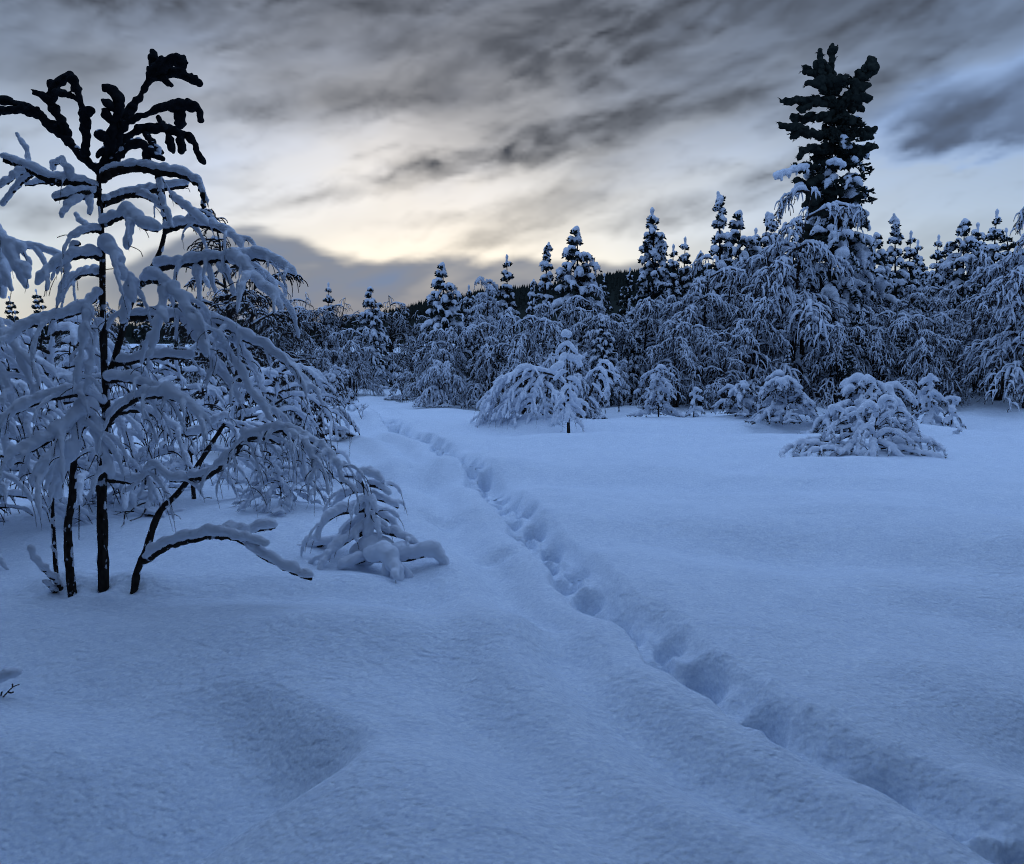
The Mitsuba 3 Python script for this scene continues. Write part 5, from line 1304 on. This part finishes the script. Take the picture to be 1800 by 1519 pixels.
    ('spruce_dark', 7.48, 20.9, 2.01, 'snowy_spruce', 'dark thinly snowed spruce filling a gap between the birches', 'tree', 'dark thin snowed spruces in the gaps between birches'),
    ('spruce_dark', 9.49, 20.9, 1.94, 'snowy_spruce', 'dark thinly snowed spruce filling a gap between the birches', 'tree', 'dark thin snowed spruces in the gaps between birches'),
    ('spruce_dark', 10.4, 20.5, 1.73, 'snowy_spruce', 'dark thinly snowed spruce filling a gap between the birches', 'tree', 'dark thin snowed spruces in the gaps between birches'),
    ('spruce_dark', 11.18, 20.2, 1.87, 'snowy_spruce', 'dark thinly snowed spruce filling a gap between the birches', 'tree', 'dark thin snowed spruces in the gaps between birches'),
    ('spruce_dark', 7.67, 19.6, 1.6, 'snowy_spruce', 'dark thinly snowed spruce filling a gap between the birches', 'tree', 'dark thin snowed spruces in the gaps between birches'),
    ('spruce_dark', -2.6, 24.5, 1.6, 'snowy_spruce', 'dark thinly snowed spruce filling a gap between the birches', 'tree', 'dark thin snowed spruces in the gaps between birches'),
    ('bush_cone', 2.86, 16.6, 1.16, 'snowy_bush', 'lone cone shaped snowy bush on the open field', 'bush', None),
    ('bush_tiny', 3.76, 17.6, 0.67, 'snowy_bush', 'tiny pointed snowy sapling right of the lone cone shaped bush', 'bush', None),
    ('bush_dome', 4.33, 16.0, 0.88, 'snowy_bush', 'left one of the twin round snowy bushes', 'bush', None),
    ('bush_dome2', 4.88, 15.2, 1.1, 'snowy_bush', 'larger right one of the twin round snowy bushes', 'bush', None),
    ('bush_dome', 5.84, 14.2, 1.08, 'snowy_bush', 'round snow covered shrub behind the sprawling bush', 'bush', None),
    ('bush_dome2', 5.78, 13.2, 0.72, 'snowy_bush', 'snow covered shrub pressed behind the right of the sprawling bush', 'bush', None),
    ('bush_bent', 8.14, 16.6, 1.0, 'snowy_bush', 'bent snow topped sapling curling to the right near the right hand trees', 'bush', None),
    ('bush_tiny', 8.38, 16.2, 0.58, 'snowy_bush', 'small snowy sapling beside the bent one', 'bush', None),
    ('bush_tiny2', 7.46, 14.2, 0.18, 'snowy_bush', 'tiny snow capped tuft alone at the right', 'bush', None),
]


def make_kinds():
    k = {}

    def add(name, H, tree, **more):
        k[name] = (float(tree['snow'][0][:, 2].max()), part_dicts(tree, **more))

    add('birch_tall', 5.2, birch(1, 5.2, 1.75, 3, 28, 13, 4, 0.033, bare=0.5))
    add('birch_dome', 3.6, birch(4, 3.6, 1.6, 4, 24, 13, 4, 0.028, lean=0.22, bare=0.5, sagging=1.15, low=0.2))
    add('birch_dome2', 4.2, birch(9, 4.2, 1.4, 3, 24, 13, 4, 0.028, lean=0.2, bare=0.52, low=0.15, sagging=0.75))
    add('birch_slim', 3.6, birch(5, 3.6, 0.75, 1, 14, 8, 3, 0.03, lean=0.10, low=0.35))
    add('birch_dark', 4.2, birch(6, 4.2, 1.25, 3, 30, 11, 5, 0.011, lean=0.14, low=0.2, bare=0.6, frost=0.7, sagging=0.6))
    add('birch_dark2', 3.8, birch(16, 3.8, 1.5, 4, 26, 12, 4, 0.015, lean=0.2, low=0.1, bare=0.6))
    add('birch_low', 1.8, birch(7, 1.8, 1.0, 4, 18, 10, 4, 0.03, lean=0.28, sagging=1.25, low=0.12, bare=0.3))
    add('thicket', 2.0, bush(8, 2.1, 1.5, 24, 9, 0.025, voxel=0.018, rise=(0.4, 1.0), sag=(0.8, 1.5), needle=False, tilt=0.3, toward=1.0, stem_r=0.03), snow='tree_snow', crown='bark')
    add('thicket_low', 1.6, bush(18, 1.7, 1.2, 22, 9, 0.023, voxel=0.018, rise=(0.3, 0.9), sag=(0.8, 1.6), needle=False, tilt=0.3, toward=4.0, stem_r=0.025), snow='tree_snow', crown='bark')
    add('birch_small', 1.0, birch(10, 1.0, 0.5, 5, 14, 6, 3, 0.018, lean=0.3, sagging=0.9, low=0.15, bare=0.3))
    add('birch_bare', 2.6, birch(11, 2.6, 0.5, 1, 16, 4, 2, 0.014, lean=0.03, sagging=0.5, low=0.1, bare=0.6))
    add('spruce_mid', 4.8, conifer(2, 4.8, 1.0, per=6, gap=0.27))
    add('spruce_fat', 4.4, conifer(12, 4.4, 1.2, snow=0.07, cover=0.6, slim=0.75, per=6))
    add('spruce_slim', 4.2, conifer(13, 4.2, 0.62, snow=0.052, gap=0.28, crooked=0.06))
    add('spruce_tall', 5.0, conifer(15, 5.0, 0.9, snow=0.066, gap=0.33, per=5, cover=0.55, slim=1.15, crooked=0.08))
    add('spruce_dark', 3.8, conifer(14, 3.8, 0.8, snow=0.045, cover=0.3))
    add('bush_arch', 1.15, bush(31, 1.15, 0.95, 20, 8, 0.027, rise=(0.5, 0.9), sag=(1.2, 2.0), needle=False, tilt=0.25, toward=3.0))
    add('bush_cone', 1.2, bush(33, 1.2, 0.62, 22, 6, 0.030, rise=(0.1, 0.5), sag=(0.7, 1.3)))
    add('bush_tiny', 0.75, bush(34, 0.75, 0.28, 9, 3, 0.032, rise=(0.1, 0.5), sag=(0.5, 1.1), tilt=0.03))
    add('bush_tiny2', 0.3, bush(35, 0.3, 0.22, 6, 3, 0.034, rise=(0.2, 0.6), sag=(0.5, 1.1)))
    add('bush_dome', 0.72, bush(36, 0.72, 0.6, 24, 7, 0.031, rise=(0.8, 1.3), sag=(1.2, 1.9), tilt=0.05))
    add('bush_dome2', 0.9, bush(37, 0.9, 0.72, 26, 7, 0.034, rise=(0.8, 1.3), sag=(1.2, 1.9), tilt=0.08, toward=1.0))
    add('bush_bent', 0.95, bush(40, 0.95, 0.42, 12, 5, 0.036, rise=(0.2, 0.6), sag=(1.0, 1.7), tilt=0.3, toward=0.2))
    return k


def plant_all():
    kinds = make_kinds()
    rng = np.random.default_rng(77)
    for kind, x, y, tip, name, label, cat, group in PLACES:
        H, parts = kinds[kind]
        z = at_ground(x, y)
        size = (tip - z) / H
        stand(name, parts, x, y, float(rng.uniform(0, 360)), size, label, cat, group, z)


plant_all()


def add_shade_trees():
    # unseen trees added behind and beside the camera to shade the foreground
    t = conifer(70, 4.2, 1.25, snow=0.07, gap=0.30, per=6, voxel=0.085, cover=0.25)
    H, rng = 4.3, np.random.default_rng(71)
    spots = [(-4.3, 1.1, 15), (4.3, 1.2, 15), (-1.9, -2.0, 15), (1.9, -2.1, 15), (-5.4, -0.6, 15), (5.4, -0.6, 15), (-6.2, 0.6, 12), (-6.6, 3.4, 11), (6.3, 0.8, 12.5), (6.6, 3.6, 11.5), (-4.6, -1.6, 14), (-1.6, -3.0, 15), (1.4, -3.2, 15), (4.4, -1.8, 14), (-8.6, 2.0, 12), (8.8, 2.2, 12),
             (-3.2, -5.4, 16), (0, -6.0, 17), (3.2, -5.6, 16), (-7.4, -2.6, 14), (7.4, -2.8, 14)]
    got = {'crown': [], 'snow': [], 'trunk': []}
    for x, y, h in spots:
        a, k = rng.uniform(0, 6.28), h / H
        r = np.array([[math.cos(a), -math.sin(a), 0], [math.sin(a), math.cos(a), 0], [0, 0, 1]]) * np.array([0.58 if abs(x) < 4.4 and y > -2.5 else 0.8] * 2 + [1.0])[None] * k
        for p in got:
            got[p].append((t[p][0] @ r.T + [x, y, at_ground(x, y)], t[p][1]))
    put('added_shade_trees__trunk', join(got['trunk']), 'twig_wood')
    put('added_shade_trees__crown', join(got['crown']), 'needles', smooth=False)
    put('added_shade_trees__snow', join(got['snow']), 'far_snow')
    tell('added_shade_trees', 'unseen trees added behind and beside the viewpoint to shade the foreground', 'forest', kind='stuff')


add_shade_trees()
